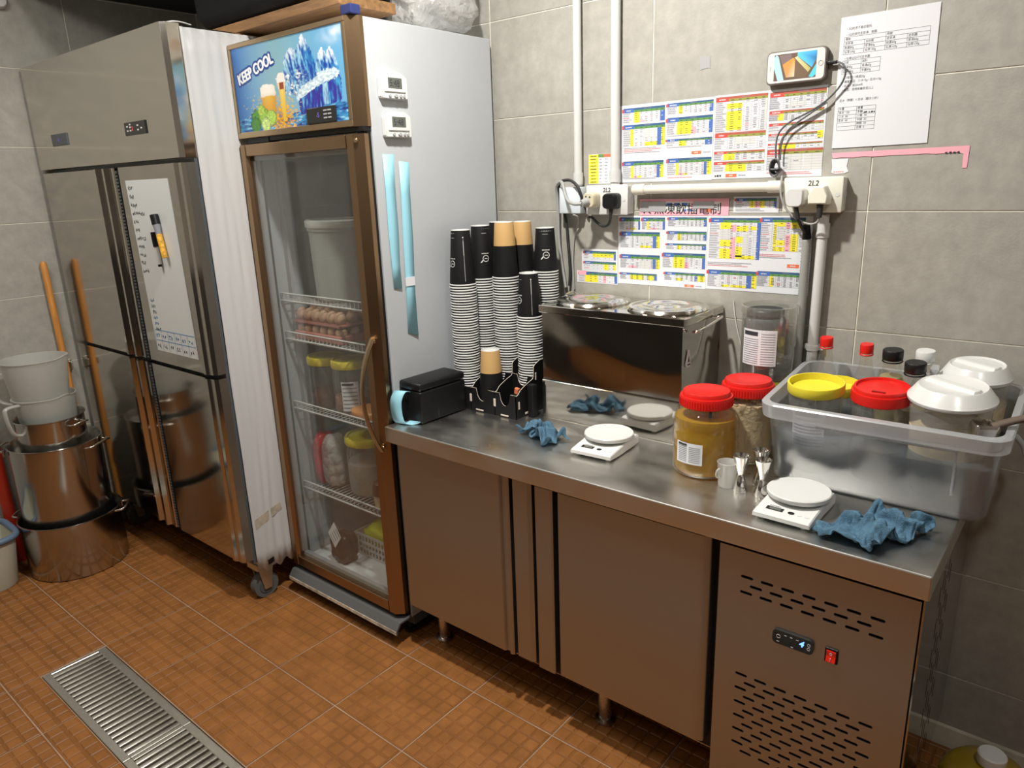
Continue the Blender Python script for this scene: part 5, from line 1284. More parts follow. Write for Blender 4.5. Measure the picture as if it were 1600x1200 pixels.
bm = nb(); tube(bm, spline([(-.098, -.046, 1.396), (-.090, -.030, 1.388), (-.104, -.012, 1.36), (-.120, -.008, 1.32), (-.126, -.008, 1.25), (-.122, -.008, 1.155)], 7), .0028, 8); obj('cable', bm, 'cable_grey', CB, smooth=50)
pk = plug('usb_charger', 'white rounded cube charger in the right-hand double socket', .598, 1.442, 'white', .042, .046, .040, taper=.9)
bm = nb(); cyl(bm, (.600, -.070, 1.420), (.606, -.066, 1.388), .0055, 10); tube(bm, spline([(.606, -.066, 1.388), (.609, -.05, 1.372), (.614, -.028, 1.352)], 5), .004, 8); obj('lead', bm, 'cable_black', pk, smooth=50)
pk = plug('power_plug', 'white hexagonal plug with black strain relief in the right-hand double socket', .652, 1.447, mat('ivory2', (.72, .71, .60), .4), .05, .046, .032, shape=[(-.024, -.023), (.024, -.023), (.026, -.002), (.014, .021), (-.012, .021), (-.026, -.002)])
bm = nb(); cyl(bm, (.655, -.058, 1.426), (.656, -.060, 1.392), .0085, 12, r1=.006); obj('strain_relief', bm, 'cable_black', pk, smooth=50)
bm = nb(); tube(bm, spline([(.656, -.060, 1.392), (.650, -.058, 1.380), (.630, -.054, 1.376), (.598, -.052, 1.388), (.570, -.054, 1.414), (.556, -.056, 1.446), (.553, -.052, 1.478), (.550, -.040, 1.494)], 7), .0026, 8); obj('lead', bm, 'cable_grey', pk, smooth=50)
# corrugated hose
HS = thing('corrugated_hose', 'grey corrugated flexible hose with black end running down behind the bin', 'hose', (.618, -.02, .84))
bm = nb(); pr_ = []; hz0, hz1_ = .835, 1.335; n = 130
for k in range(n+1):
    z = (hz1_-hz0)*k/n; pr_.append((.0118 if k % 2 else .0100, z))
lathe(bm, pr_, (.616, -.018, hz0), 18); obj('hose', bm, 'flex', HS)
bm = nb(); cyl(bm, (.616, -.018, 1.336), (.614, -.022, 1.372), .0115, 16, r1=.009); obj('end_sleeve', bm, 'black', HS, smooth=40)

# ================================================================ papers on the wall
IDX = {k: i for i, k in enumerate(['white_paper', 'ink_grey', 'p_yellow', 'p_blue', 'p_navy', 'p_green', 'p_red', 'p_brick', 'p_olive', 'p_pink', 'p_orange', 'ink_red', 'ink', 'white'])}
PM = list(IDX)
class Sheet:
    def __init__(s, x0, x1, z0, z1, label, cat='notice', group=None, y=-.0005, m_='white_paper', name='recipe_sheet', border=True):
        s.t = thing(name, label, cat, ((x0+x1)/2, 0, z0), group=group); s.y = y
        bm = nb(); box(bm, (x0, y-.0005, z0), (x1, y+.0004, z1)); obj('paper', bm, m_, s.t)
        s.bm = nb(); s.k = 0; s.r = random.Random(int(x0*1000)+int(z0*1000))
    def q(s, x0, z0, x1, z1, c, lay=1):
        y = s.y-.0006-.00006*lay; f = s.bm.faces.new([s.bm.verts.new(p) for p in ((x0, y, z0), (x1, y, z0), (x1, y, z1), (x0, y, z1))]); f.material_index = IDX[c]
    def dashes(s, x0, z0, x1, z1, c='ink_grey', size=.0024, fill=.7, center=False):
        zc = (z0+z1)/2; w_ = (x1-x0)*fill*(.6+.4*s.r.random()); x = x0+(.0008 if not center else ((x1-x0)-w_)/2); e = x+w_-.001; hh = min(size, (z1-z0)*.62)/2
        while x < e:
            l = size*(.5+.5*s.r.random()); s.q(x, zc-hh*(.7+.3*s.r.random()), min(x+l, e), zc+hh*(.7+.3*s.r.random()), c, 5); x += l+size*.28
    def done(s): obj('print', s.bm, PM, s.t, recalc=False)
def panel(S, X0, Z1, X1, Z0, style, rows, cols, cells=(), hdr=True):
    """one recipe table; cells are (u0, v0, u1, v1, colour) as fractions, v from the top"""
    W, H = X1-X0, Z1-Z0; hh = min(.0062, H*.16); top = Z1
    if style == 'blue': a, b, c, d = 'p_navy', 'p_green', 'p_blue', 'p_red'
    else: a, b, c, d = 'p_brick', 'p_olive', 'p_red', 'p_red'
    lw = W*.26
    S.q(X0, top-hh, X1, top, a); S.q(X0+lw, top-2*hh, X1, top-hh, b); S.q(X0, top-2*hh, X0+lw, top-(.3*hh if style == 'blue' else hh*.6), c, 2)
    if style == 'blue': S.q(X0-.004, top-2*hh, X0+.002, top-.3*hh, d, 3)
    S.dashes(X0+.004, top-1.9*hh, X0+lw-.003, top-.4*hh, 'white', .0036, .8, True); S.dashes(X0+W*.5, top-hh, X0+W*.8, top, 'ink_grey', .002, .8); 
    for k in range(cols): S.dashes(X0+lw+(W-lw)*k/cols, top-2*hh, X0+lw+(W-lw)*(k+1)/cols, top-hh, 'ink', .002, .5, True)
    zb_ = top-2*hh; RH = (zb_-Z0)/rows; t_ = .00035
    def col_of(u, v):
        for (u0, v0, u1, v1, cc) in cells:
            if u0 <= u <= u1 and v0 <= v <= v1: return cc
        return None
    for (u0, v0, u1, v1, cc) in cells: S.q(X0+W*u0, zb_-(zb_-Z0)*v1, X0+W*u1, zb_-(zb_-Z0)*v0, cc, 3)
    xs = [X0]+[X0+lw+(W-lw)*k/cols for k in range(cols+1)]
    for r in range(rows+1): S.q(X0, Z0+RH*r-t_/2, X1, Z0+RH*r+t_/2, 'ink_grey', 4)
    for x in xs: S.q(x-t_/2, Z0, x+t_/2, zb_, 'ink_grey', 4)
    for r in range(rows):
        for k in range(len(xs)-1):
            z1 = zb_-RH*r; u = ((xs[k]+xs[k+1])/2-X0)/W; v = (r+.5)/rows; cc = col_of(u, v)
            if cc == 'white': continue
            if cc == 'p_blue' or cc == 'p_navy': S.dashes(xs[k], z1-RH, xs[k+1], z1, 'white', .0022, .5, True) if S.r.random() < .4 else None
            elif k == 0 or S.r.random() < .8: S.dashes(xs[k], z1-RH, xs[k+1], z1, 'ink' if cc else ('ink_red' if S.r.random() < .07 else 'ink_grey'), .0026, .85 if k == 0 else .6, k > 0)
def notes(S, x0, z1, x1, n, c='ink_grey'):
    for k in range(n): S.dashes(x0, z1-.0042*(k+1), x1, z1-.0042*k, c if S.r.random() < .7 else 'ink_red', .0024, .95)
def A_(X, Y): p = at(960+X/4.706, 130+Y/4.706, 'y', 0); return p.x, p.z
def B_(X, Y): p = at(890+X/4.1026, 330+Y/4.1026, 'y', 0); return p.x, p.z
def pn(S, f, X0, Y0, X1, Y1, style, rows, cols, cells=()):
    (x0, z1), (x1, z0) = f(X0, Y0), f(X1, Y1); panel(S, x0, z1, x1, z0, style, rows, cols, cells)
Y, B, PK, WH = 'p_yellow', 'p_blue', 'p_pink', 'white'
S = Sheet(.045, .3405, 1.489, 1.7065, 'printed recipe sheet of blue-headed tables above the cream conduit', group='recipe sheets')
pn(S, A_, 68, 190, 372, 272, 'blue', 5, 6, ((.26, 0, .40, 1, Y), (.40, .8, .52, 1, PK), (.89, 0, 1, 1, B)))
pn(S, A_, 68, 312, 372, 450, 'blue', 8, 6, ((.17, 0, .25, 1, Y), (.52, .78, .82, 1, Y), (.52, 0, .82, .55, WH), (.82, 0, .91, 1, B), (.92, 0, 1, 1, Y)))
pn(S, A_, 66, 578, 360, 690, 'blue', 6, 6, ((.20, 0, .27, 1, Y), (.27, .82, .37, 1, PK), (.37, .82, .47, 1, Y), (.84, 0, .91, 1, B), (.92, 0, 1, 1, Y)))
pn(S, A_, 392, 152, 728, 202, 'blue', 4, 7, ((.25, 0, .34, 1, Y), (.92, 0, 1, 1, B)))
pn(S, A_, 390, 258, 722, 358, 'blue', 6, 6, ((.22, 0, .55, 1, Y), (.55, .45, .65, 1, PK), (.92, 0, 1, 1, B)))
pn(S, A_, 386, 415, 718, 447, 'blue', 2, 6, ((.28, 0, .44, 1, Y), (.85, 0, 1, 1, B)))
pn(S, A_, 392, 556, 710, 668, 'blue', 6, 6, ((.20, 0, .26, 1, Y), (.26, .85, .38, 1, PK), (.38, .85, .46, 1, Y), (.84, 0, .90, 1, B), (.91, 0, 1, 1, Y)))
for X, Yy, X1, n in ((70, 478, 365, 4), (68, 700, 360, 1), (388, 470, 715, 1), (390, 690, 705, 1), (390, 385, 700, 1)):
    (a, b), (c, d_) = A_(X, Yy), A_(X1, Yy); notes(S, a, b, c, n)
(a, b), (c, d_) = A_(568, 500), A_(638, 520); S.q(a, d_, c, b, 'p_orange', 2); S.dashes(a, d_, c, b, 'white', .004, .5, True); S.q(c+.008, d_, c+.03, b, 'ink_grey', 0) if False else None; S.dashes(c+.006, d_, c+.032, b, 'ink_grey', .003, .9)
S.done()
S = Sheet(.3415, .635, 1.4915, 1.7075, 'printed recipe sheet of red-headed tables below the phone', group='recipe sheets')
pn(S, A_, 750, 108, 1118, 338, 'red', 14, 5, ((.22, .07, .52, .25, Y), (.22, .32, .52, .95, Y), (.93, 0, 1, 1, WH)))
pn(S, A_, 742, 370, 1108, 470, 'red', 5, 5, ((.4, 0, .8, .3, WH), (.4, .35, .8, .65, WH)))
pn(S, A_, 734, 505, 1103, 553, 'red', 3, 5, ((.20, 0, .42, 1, Y),))
pn(S, A_, 732, 580, 1100, 640, 'red', 3, 4, ((.24, 0, .65, 1, Y),))
pn(S, A_, 1148, 72, 1555, 160, 'red', 6, 6, ((.33, .45, .66, .9, WH),))
pn(S, A_, 1142, 208, 1540, 250, 'red', 4, 6, ((.16, 0, .27, 1, Y), (.75, 0, 1, 1, WH)))
pn(S, A_, 1138, 300, 1537, 336, 'red', 2, 6, ((.9, 0, 1, 1, WH),))
pn(S, A_, 1134, 375, 1533, 405, 'red', 2, 6, ((.9, -.6, 1, .8, Y),))
pn(S, A_, 1130, 447, 1528, 467, 'red', 1, 6, ((.20, 0, .52, 1, Y),))
pn(S, A_, 1126, 492, 1525, 628, 'red', 6, 4, ((.36, 0, .66, .4, WH), (.36, .45, .66, 1, WH), (.68, 0, 1, 1, WH)))
(a, b), (c, d_) = A_(818, 668), A_(898, 690); S.q(a, d_, c, b, 'p_orange', 2); S.dashes(a, d_, c, b, 'white', .004, .5, True); S.dashes(c+.004, d_, c+.03, b, 'ink_grey', .003, .9); S.dashes(a-.032, d_, a-.003, b, 'ink', .007, .9)
for X, Yy, X1, n, cc in ((1240, 650, 1510, 2, 'ink_red'), (1120, 655, 1230, 1, 'ink')):
    (a, b), (c, d_) = A_(X, Yy), A_(X1, Yy); notes(S, a, b, c, n, cc)
S.done()
S = Sheet(.041, .3345, 1.184, 1.391, 'printed recipe sheet of small blue-headed tables behind the food warmer', group='recipe sheets')
pn(S, B_, 326, 40, 453, 118, 'blue', 5, 4, ((.30, .8, .5, 1, PK), (.5, .8, .8, 1, Y), (.9, 0, 1, 1, B)))
pn(S, B_, 466, 40, 612, 118, 'blue', 5, 4, ((.22, 0, .32, 1, Y), (.35, .8, .7, 1, PK), (.9, 0, 1, 1, B)))
pn(S, B_, 634, 38, 880, 98, 'blue', 4, 7, ((.92, 0, 1, 1, B),))
pn(S, B_, 328, 130, 578, 238, 'blue', 7, 6, ((.50, .8, .78, 1, Y), (.5, 0, .8, .6, WH), (.83, 0, .91, 1, B), (.92, 0, 1, 1, Y)))
pn(S, B_, 628, 127, 878, 190, 'blue', 4, 7, ((.27, 0, .36, 1, Y), (.92, 0, 1, 1, B)))
pn(S, B_, 622, 205, 875, 250, 'blue', 2, 7, ((.28, 0, .38, 1, Y), (.9, 0, 1, 1, B)))
pn(S, B_, 328, 274, 578, 372, 'blue', 6, 6, ((.20, .75, .42, 1, PK), (.5, .2, .8, 1, WH), (.83, 0, .90, 1, B), (.91, 0, 1, 1, Y)))
pn(S, B_, 600, 264, 868, 372, 'blue', 6, 6, ((.25, 0, .52, 1, Y), (.52, .45, .62, 1, PK), (.93, 0, 1, 1, B)))
pn(S, B_, 326, 390, 560, 446, 'blue', 3, 5, ((.28, 0, .64, 1, Y), (.76, 0, .92, 1, Y), (.93, 0, 1, 1, B)))
pn(S, B_, 610, 387, 865, 455, 'blue', 4, 6, ((.30, .5, .45, 1, Y), (.76, 0, .83, 1, B), (.83, 0, 1, 1, Y)))
(a, b), (c, d_) = B_(738, 468), B_(798, 490); S.q(a, d_, c, b, 'p_orange', 2); S.dashes(a, d_, c, b, 'white', .004, .5, True); S.dashes(c+.004, d_, c+.03, b, 'ink_grey', .003, .9)
S.done()
S = Sheet(.335, .624, 1.186, 1.392, 'printed recipe sheet with tall yellow and pink columns beside the corrugated hose', group='recipe sheets')
pn(S, B_, 904, 42, 1215, 312, 'blue', 15, 6, ((.21, 0, .43, .18, Y), (.21, .48, .43, .66, Y), (.21, .72, .43, 1, Y), (.21, .22, .43, .45, WH), (.43, .06, .52, .25, PK), (.43, .40, .52, 1, PK), (.53, .1, .66, .24, Y), (.53, .38, .66, .56, Y), (.53, .66, .66, .95, Y), (.66, .08, .76, .24, Y), (.80, .1, .92, .2, Y), (.53, .90, .90, 1, Y), (.66, .3, .78, .88, WH), (.93, 0, 1, 1, B)))
pn(S, B_, 1232, 40, 1500, 262, 'blue', 13, 5, ((.30, 0, .36, 1, Y), (.37, 0, .56, .14, Y), (.37, .62, .56, .8, Y), (.37, .85, .56, 1, Y), (.37, .2, .56, .55, WH), (.57, .0, .68, .22, PK), (.57, .42, .68, 1, PK), (.69, 0, .9, .2, Y), (.69, .4, .86, 1, Y)))
pn(S, B_, 888, 372, 1195, 498, 'blue', 7, 6, ((.30, .8, .45, 1, Y), (.48, .8, .8, 1, Y), (.80, 0, .90, 1, B), (.91, 0, 1, 1, Y)))
pn(S, B_, 1206, 382, 1520, 498, 'blue', 7, 6, ((.25, 0, .33, 1, Y), (.93, 0, 1, 1, Y)))
(a, b), (c, d_) = B_(1395, 340), B_(1470, 366); S.q(a, d_, c, b, 'p_orange', 2); S.dashes(a, d_, c, b, 'white', .004, .5, True)
for X, Yy, X1, n in ((885, 320, 1190, 3), (1215, 270, 1470, 3)):
    (a, b), (c, d_) = B_(X, Yy), B_(X1, Yy); notes(S, a, b, c, n)
S.done()
S = Sheet(-.095, .0395, 1.217, 1.287, 'small white recipe slip with two yellow tables left of the big sheets', group='recipe sheets')
panel(S, -.086, 1.281, .033, 1.254, 'blue', 2, 6, ((.28, 0, .92, .6, Y), (.94, 0, 1, 1, B))); panel(S, -.086, 1.248, .033, 1.222, 'blue', 2, 6, ((.62, 0, .78, 1, Y), (.92, 0, 1, 1, Y))); S.done()
S = Sheet(-.114, .0395, 1.178, 1.2165, 'narrow pink-headed recipe slip under the small two-table slip', group='recipe sheets')
panel(S, -.106, 1.214, .038, 1.181, 'blue', 3, 6, ((.16, 0, .5, 1, Y), (.64, 0, .72, 1, PK), (.93, 0, 1, 1, B))); S.q(-.108, 1.203, -.078, 1.2165, 'p_pink', 6); S.done()
S = Sheet(.408, .5325, 1.4005, 1.4435, 'small white recipe slip beside the pink banner under the cream conduit', group='recipe sheets')
panel(S, .414, 1.439, .526, 1.414, 'blue', 3, 7, ((.35, 0, .48, 1, Y), (.48, 0, .6, 1, PK), (.6, 0, .72, 1, Y), (.93, 0, 1, 1, B))); notes(S, .414, 1.412, .50, 2); S.done()
S = Sheet(-.067, .020, 1.487, 1.575, 'yellow and white price list half hidden behind the conduit', group='recipe sheets')
for k in range(9): S.q(-.066, 1.4885+.0096*k, -.031, 1.4972+.0096*k, 'p_yellow', 1); S.dashes(-.064, 1.4885+.0096*k, -.033, 1.4972+.0096*k, 'ink', .0034, .7, True); S.dashes(-.028, 1.4885+.0096*k, -.012, 1.4972+.0096*k, 'ink_grey', .003, .8); S.dashes(-.008, 1.4885+.0096*k, .008, 1.4972+.0096*k, 'ink_grey', .003, .8)
S.q(-.031, 1.5655, -.012, 1.5745, 'p_green', 2); S.q(-.012, 1.5655, .019, 1.5745, 'p_orange', 2); S.done()
# pink banner with partly smeared-over lettering
S = Sheet(.116, .395, 1.3925, 1.4395, 'long pink paper banner with partly smeared-over black lettering under the cream conduit', m_='p_pink', name='pink_banner', y=-.0012)
S.q(.117, 1.4045, .20, 1.4325, 'ink_grey', 0) if False else None
for a, b, c, d_ in ((.20, 1.404, .28, 1.431), (.285, 1.403, .30, 1.42), (.352, 1.406, .372, 1.43)): S.q(a, b, c, d_, 'white', 1)
for k in range(3): S.q(.205+.024*k, 1.420, .223+.024*k, 1.428, 'p_blue', 2)
for k in range(2): S.q(.255+.02*k, 1.404, .268+.02*k, 1.410, 'p_blue', 2)
S.q(.327, 1.402, .345, 1.412, 'p_orange', 2)
bm_ = S.bm; n0 = len(bm_.faces)
text_into(bm_, '冷熱凍飲插電制', lambda a, b: (.128+a*1.02, S.y-.00075, 1.3985+b), .0345, bold=.0004)
bm_.faces.ensure_lookup_table()
for f in bm_.faces[n0:]: f.material_index = IDX['ink']
bm2 = nb()
S.done()
bm = nb(); r_ = random.Random(8); pts = []
for (x0, x1, z0, z1) in ((.118, .202, 1.4035, 1.4325), (.288, .352, 1.412, 1.4315)):
    top = [(x0+(x1-x0)*k/8, z1+.002*(r_.random()-.5)) for k in range(9)]; bot = [(x1-(x1-x0)*k/8, z0+.002*(r_.random()-.5)) for k in range(9)]
    prism(bm, top+bot, S.y-.0018, S.y-.001, 'xz')
tag(obj('cover_patch', bm, 'tape_smear_grey', S.t), 'grey smears over the banner lettering')  # smears blotting out letters, built as thin grey patches
# torn pink strip under the A4 sheet
PT = thing('pink_strip', 'torn pink paper strip below the white A4 notice', 'paper strip', (.80, 0, 1.50))
bm = nb(); poly = [(.656, 1.5455), (.952, 1.548), (.951, 1.500), (.942, 1.500), (.941, 1.531)]
for k in range(13): poly.append((.93-(.27*k/12), 1.5325+.0025*r_.random()))
prism(bm, poly, -.0014, -.0002, 'xz'); obj('strip', bm, 'p_pink', PT)
bm = nb(); 
for k in range(4): quad(bm, [(.905+.008*k, -.0016, 1.5325), (.910+.008*k, -.0016, 1.5325), (.909+.008*k, -.0016, 1.5365+.001*(k % 2)), (.904+.008*k, -.0016, 1.536)])
obj('letter_tops', bm, 'ink', PT)
TR = thing('torn_label', 'torn scrap of white label above the right-hand socket', 'paper scrap', (.69, 0, 1.497))
bm = nb(); prism(bm, [(.657, 1.531), (.660, 1.512), (.659, 1.499), (.668, 1.4955), (.690, 1.4965), (.699, 1.500), (.694, 1.513), (.697, 1.531)], -.0013, -.0002, 'xz'); obj('scrap', bm, 'white_paper', TR)
bm = nb()
for k in range(5): quad(bm, [(.664+.005*k, -.0015, 1.499), (.668+.005*k, -.0015, 1.499), (.668+.005*k, -.0015, 1.5012), (.664+.005*k, -.0015, 1.5012)])
obj('print', bm, 'ink_red', TR)
# white A4 notice
N4 = thing('paper_notice', 'white A4 notice with small Chinese text and tables beside the phone', 'notice', (.758, 0, 1.557))
bm = nb(); prism(bm, [(.6535, 1.8525), (.8615, 1.8545), (.8655, 1.5585), (.6555, 1.5565)], -.0022, -.0012, 'xz'); obj('paper', bm, 'white_paper', N4)
bm = nb(); yp = -.0024
def ln(x0, z0, x1, z1, w_=.0006):
    if abs(x1-x0) > abs(z1-z0): quad(bm, [(x0, yp, z0-w_/2), (x1, yp, z1-w_/2), (x1, yp, z1+w_/2), (x0, yp, z0+w_/2)])
    else: quad(bm, [(x0-w_/2, yp, z0), (x0+w_/2, yp, z0), (x1+w_/2, yp, z1), (x1-w_/2, yp, z1)])
def tx(s, x, z, size=.0068): text_into(bm, s, lambda a, b: (x+a*.9, yp, z+b), size)
def table(x0, x1, z0, z1, rows, cols, body, merge_top=False):
    for r in range(rows+1): z = z1-(z1-z0)*r/rows; ln(x0, z, x1, z)
    for c in range(cols+1):
        x = x0+(x1-x0)*c/cols; zt_ = z1 if (not merge_top or c % 2 == 0) else z1-(z1-z0)/rows; ln(x, z0, x, zt_)
    for r, row in enumerate(body):
        for c, s in enumerate(row):
            if s: tx(s, x0+(x1-x0)*c/cols+.002, z1-(z1-z0)*(r+1)/rows+.0028)
tx('• 3Q奶茶不能走配料', .668, 1.8235); tx('• 3Q奶茶可走茶凍、粉圓', .668, 1.8105)
table(.664, .846, 1.770, 1.808, 4, 4, [['凍飲', '', '熱飲', ''], ['走茶凍', '走粉圓', '走茶凍', '走粉圓'], ['粉圓80g', '茶凍80g', '粉圓60g', '茶凍60g'], ['仙草100g', '仙草100g', '仙草120g', '仙草120g']], True)
tx('• 仙草QQ只可走芋圓', .668, 1.7585); table(.664, .748, 1.7265, 1.7565, 3, 2, [['正常', '加料'], ['茶凍80g', '茶凍60g'], ['仙草100g', '芋圓90g']])
for k, s in enumerate(('• 少配料一律減20g', '• 蜂蜜飲品：少冰+5g / 去冰+10g', '• 去冰：減20ml水', '• 走甜：使用無糖茶或以上')): tx(s, .668, 1.7155-.0092*k)
tx('走冰（熱糖）= 走冰（糖水少許）', .664, 1.664)
table(.663, .748, 1.598, 1.651, 6, 2, [['冰量', '糖量'], ['多冰  120', '多糖'], ['少冰  80', '少糖  70'], ['走冰  60', '半糖  50'], ['', '微糖  30'], ['', '走糖  0']])
obj('print', bm, 'ink', N4)
bm = nb(); scr = random.Random(3)
for k, (a, w_) in enumerate(((.722, .008), (.733, .003), (.738, .005), (.744, .003))): quad(bm, [(a, yp, 1.6345), (a+w_, yp, 1.635), (a+w_, yp, 1.6385-(.001 if k % 2 else 0)), (a, yp, 1.6375)])
obj('pen_marks', bm, 'ink', N4)
# grey tape stub
bm = nb(); prism(bm, [(.293, 1.811), (.323, 1.8095), (.324, 1.778), (.318, 1.781), (.296, 1.7775)], -.001, -.0001, 'xz'); tag(obj('tape_stub', bm, 'tape_smear_grey', None, loc=(.308, 0, 1.778)), 'square leftover of grey tape alone on the wall tiles', 'tape')
# phone
PH = thing('smartphone', 'white smartphone in a dark case fixed sideways to the wall showing a picture', 'phone', (.558, 0, 1.716))
cxp, czp, w2, h2 = .559, 1.756, .0705, .0365
bm = nb(); loft(bm, [[(x, y, z) for x, z in rrect(cxp, czp, w2+.002*s, h2+.002*s, .011, 5)] for y, s in ((0, 1), (-.018, 1.2), (-.021, .6))]); obj('case', bm, 'phone_case', PH, smooth=40)
bm = nb(); loft(bm, [[(x, y, z) for x, z in rrect(cxp, czp, w2-.001, h2-.001, .010, 5)] for y in (-.0205, -.0225)]); obj('face', bm, 'white_gloss', PH, smooth=40)
sx0, sx1, sz0, sz1 = cxp-.053, cxp+.050, czp-.0305, czp+.0305
Pp = Print(lambda u, v, k: (sx0+u*(sx1-sx0), -.0227-.00004*k, sz0+v*(sz1-sz0)))
Pp.rect(0, 0, 1, 1, (.12, .08, .06)); Pp.poly([(0, .9), (.05, 1), (.1, .9), (.25, 0), (.1, 0), (.0, .5)], (.30, .52, .60)); Pp.poly([(.12, .95), (.4, .98), (.42, .75), (.2, .6)], (.16, .12, .12))
Pp.poly([(.2, .6), (.45, .82), (.5, .75), (.5, .1), (.3, .1)], [(.42, .20, .06), (.50, .22, .05), (.45, .18, .05), (.52, .42, .30), (.38, .22, .10)])
Pp.poly([(.5, .75), (.85, .25), (.75, 0), (.5, .1)], (.13, .09, .06)); Pp.poly([(.48, .82), (.55, .86), (.88, .35), (.82, .22)], [(.50, .44, .26), (.45, .40, .22), (.30, .30, .10), (.36, .32, .14)])
Pp.poly([(.55, .86), (.55, 1), (1, 1), (1, .7), (.9, .38)], [(.10, .36, .60), (.10, .40, .66), (.06, .30, .55), (.03, .12, .25), (.08, .34, .58)]); Pp.poly([(.84, .05), (1, .5), (1, .1), (.92, 0)], (.08, .40, .48))
mtp = bpy.data.materials.new('phone_picture'); mtp.use_nodes = True; _nt, _N, _L = nodes_of(mtp); _a = _N.new('ShaderNodeVertexColor'); _a.layer_name = 'Col'; _b = _N['Principled BSDF']; _b.inputs['Roughness'].default_value = .1
_L.new(_a.outputs[0], _b.inputs['Base Color']); _L.new(_a.outputs[0], _b.inputs['Emission Color']); _b.inputs['Emission Strength'].default_value = .55
Pp.done('screen', PH, mtp)
bm = nb(); tube(bm, [(cxp+.0605+.0055*math.cos(2*PI*k/18), -.0228, czp+.0055*math.sin(2*PI*k/18)) for k in range(18)], .0006, 6, closed=True); box(bm, (cxp-.0635, -.0228, czp-.006), (cxp-.0615, -.0224, czp+.006)); obj('home_button', bm, 'print_grey', PH)
# charging cable
CC = thing('charging_cable', 'braided grey charging cable with black plug drooping from the phone to the socket', 'cable', (.52, -.02, 1.49))
bm = nb(); box(bm, (.632, -.017, 1.751), (.655, -.009, 1.759), .002); obj('connector', bm, 'black', CC)
def wp(px, py, y=-.014): p = at(px, py, 'y', y); return (p.x, p.y, p.z)
bm = nb(); tube(bm, spline([(.655, -.013, 1.755), wp(1318, 101, -.02), wp(1321, 115, -.02), wp(1312, 135), wp(1290, 158), wp(1262, 176), wp(1235, 190), wp(1219, 205), wp(1213, 222), wp(1212, 250)], 7), .0022, 7); tube(bm, spline([wp(1219, 250), wp(1221, 225), wp(1232, 203), wp(1258, 183), wp(1292, 160)], 6), .0022, 7); obj('cable', bm, 'cable_braid', CC, smooth=50)
bm = nb(); p = at(1213, 262, 'y', -.02)
for k in range(5): tube(bm, [(p.x+(.010+.002*k)*math.cos(2*PI*j/16)*.7-.002, p.y+.004-.003*k, p.z+(.014+.002*k)*math.sin(2*PI*j/16)) for j in range(16)], .0022, 6, closed=True)
obj('coil', bm, 'cable_braid', CC, smooth=50)
bm = nb(); box(bm, (p.x-.014, p.y-.012, p.z-.010), (p.x+.012, p.y+.010, p.z-.001), .003); obj('cable_tie', bm, 'black', CC)

# ================================================================ floor corner: pots, pitchers, poles, bucket
PC = (-2.0, -1.025)
def pot(label, c, r, h, tilt=(0, 0, 0), handle_z=.9, hr=.05, angs=(0, PI), rz=0.0):
    t = thing('stock_pot', label, 'stock pot', c, (tilt[0], tilt[1], rz))
    bm = nb(); lathe(bm, [(r*.97, 0), (r, .006), (r, h-.006), (r+.006, h-.002), (r+.006, h), (r+.002, h+.001), (r-.003, h-.004), (r-.003, .008), (.001, .006)], seg=56); obj('pot_body', bm, 'steel_pot', t, world=False, smooth=50)
    for a in angs:
        q = Matrix.Rotation(a, 3, 'Z'); z = h*handle_z; bm = nb()
        tube(bm, [q @ Vector(p) for p in spline([(r, -hr, z), (r+.028, -hr*.95, z+.004), (r+.036, -hr*.5, z+.008), (r+.037, 0, z+.009), (r+.036, hr*.5, z+.008), (r+.028, hr*.95, z+.004), (r, hr, z)], 5)], .0045, 8); hnd = obj('handle', bm, 'steel_bright', t, world=False, smooth=50)
        bm = nb()
        for s in (-1, 1): box(bm, (-.004, -.012, -.014), (.003, .012, .014), .002); bmesh.ops.translate(bm, verts=bm.verts[-24:] if False else [], vec=(0, 0, 0))
        bmesh.ops.transform(bm, matrix=Matrix.Translation(q @ Vector((r+.001, hr, z-.004))) @ q.to_4x4(), verts=bm.verts[:]); obj('handle_bracket', bm, 'steel_bright', hnd, world=False)
    return t
pot('broad stainless stock pot on the floor at the bottom of the nested stack', (PC[0], PC[1], .0012), .186, .236, handle_z=.96, angs=(math.radians(52), math.radians(-142)))
pot('tall stainless stock pot nested in the broad floor pot', (PC[0]-.004, PC[1]-.006, .010), .164, .545, (math.radians(-.6), math.radians(.6), 0), .965, .06, (math.radians(35), math.radians(-128)))
pot('small stainless pot nested in the top of the tall stock pot', (PC[0]-.002, PC[1]-.004, .020), .122, .640, (0, math.radians(.8), 0), .955, .035, (math.radians(25), math.radians(-155)))
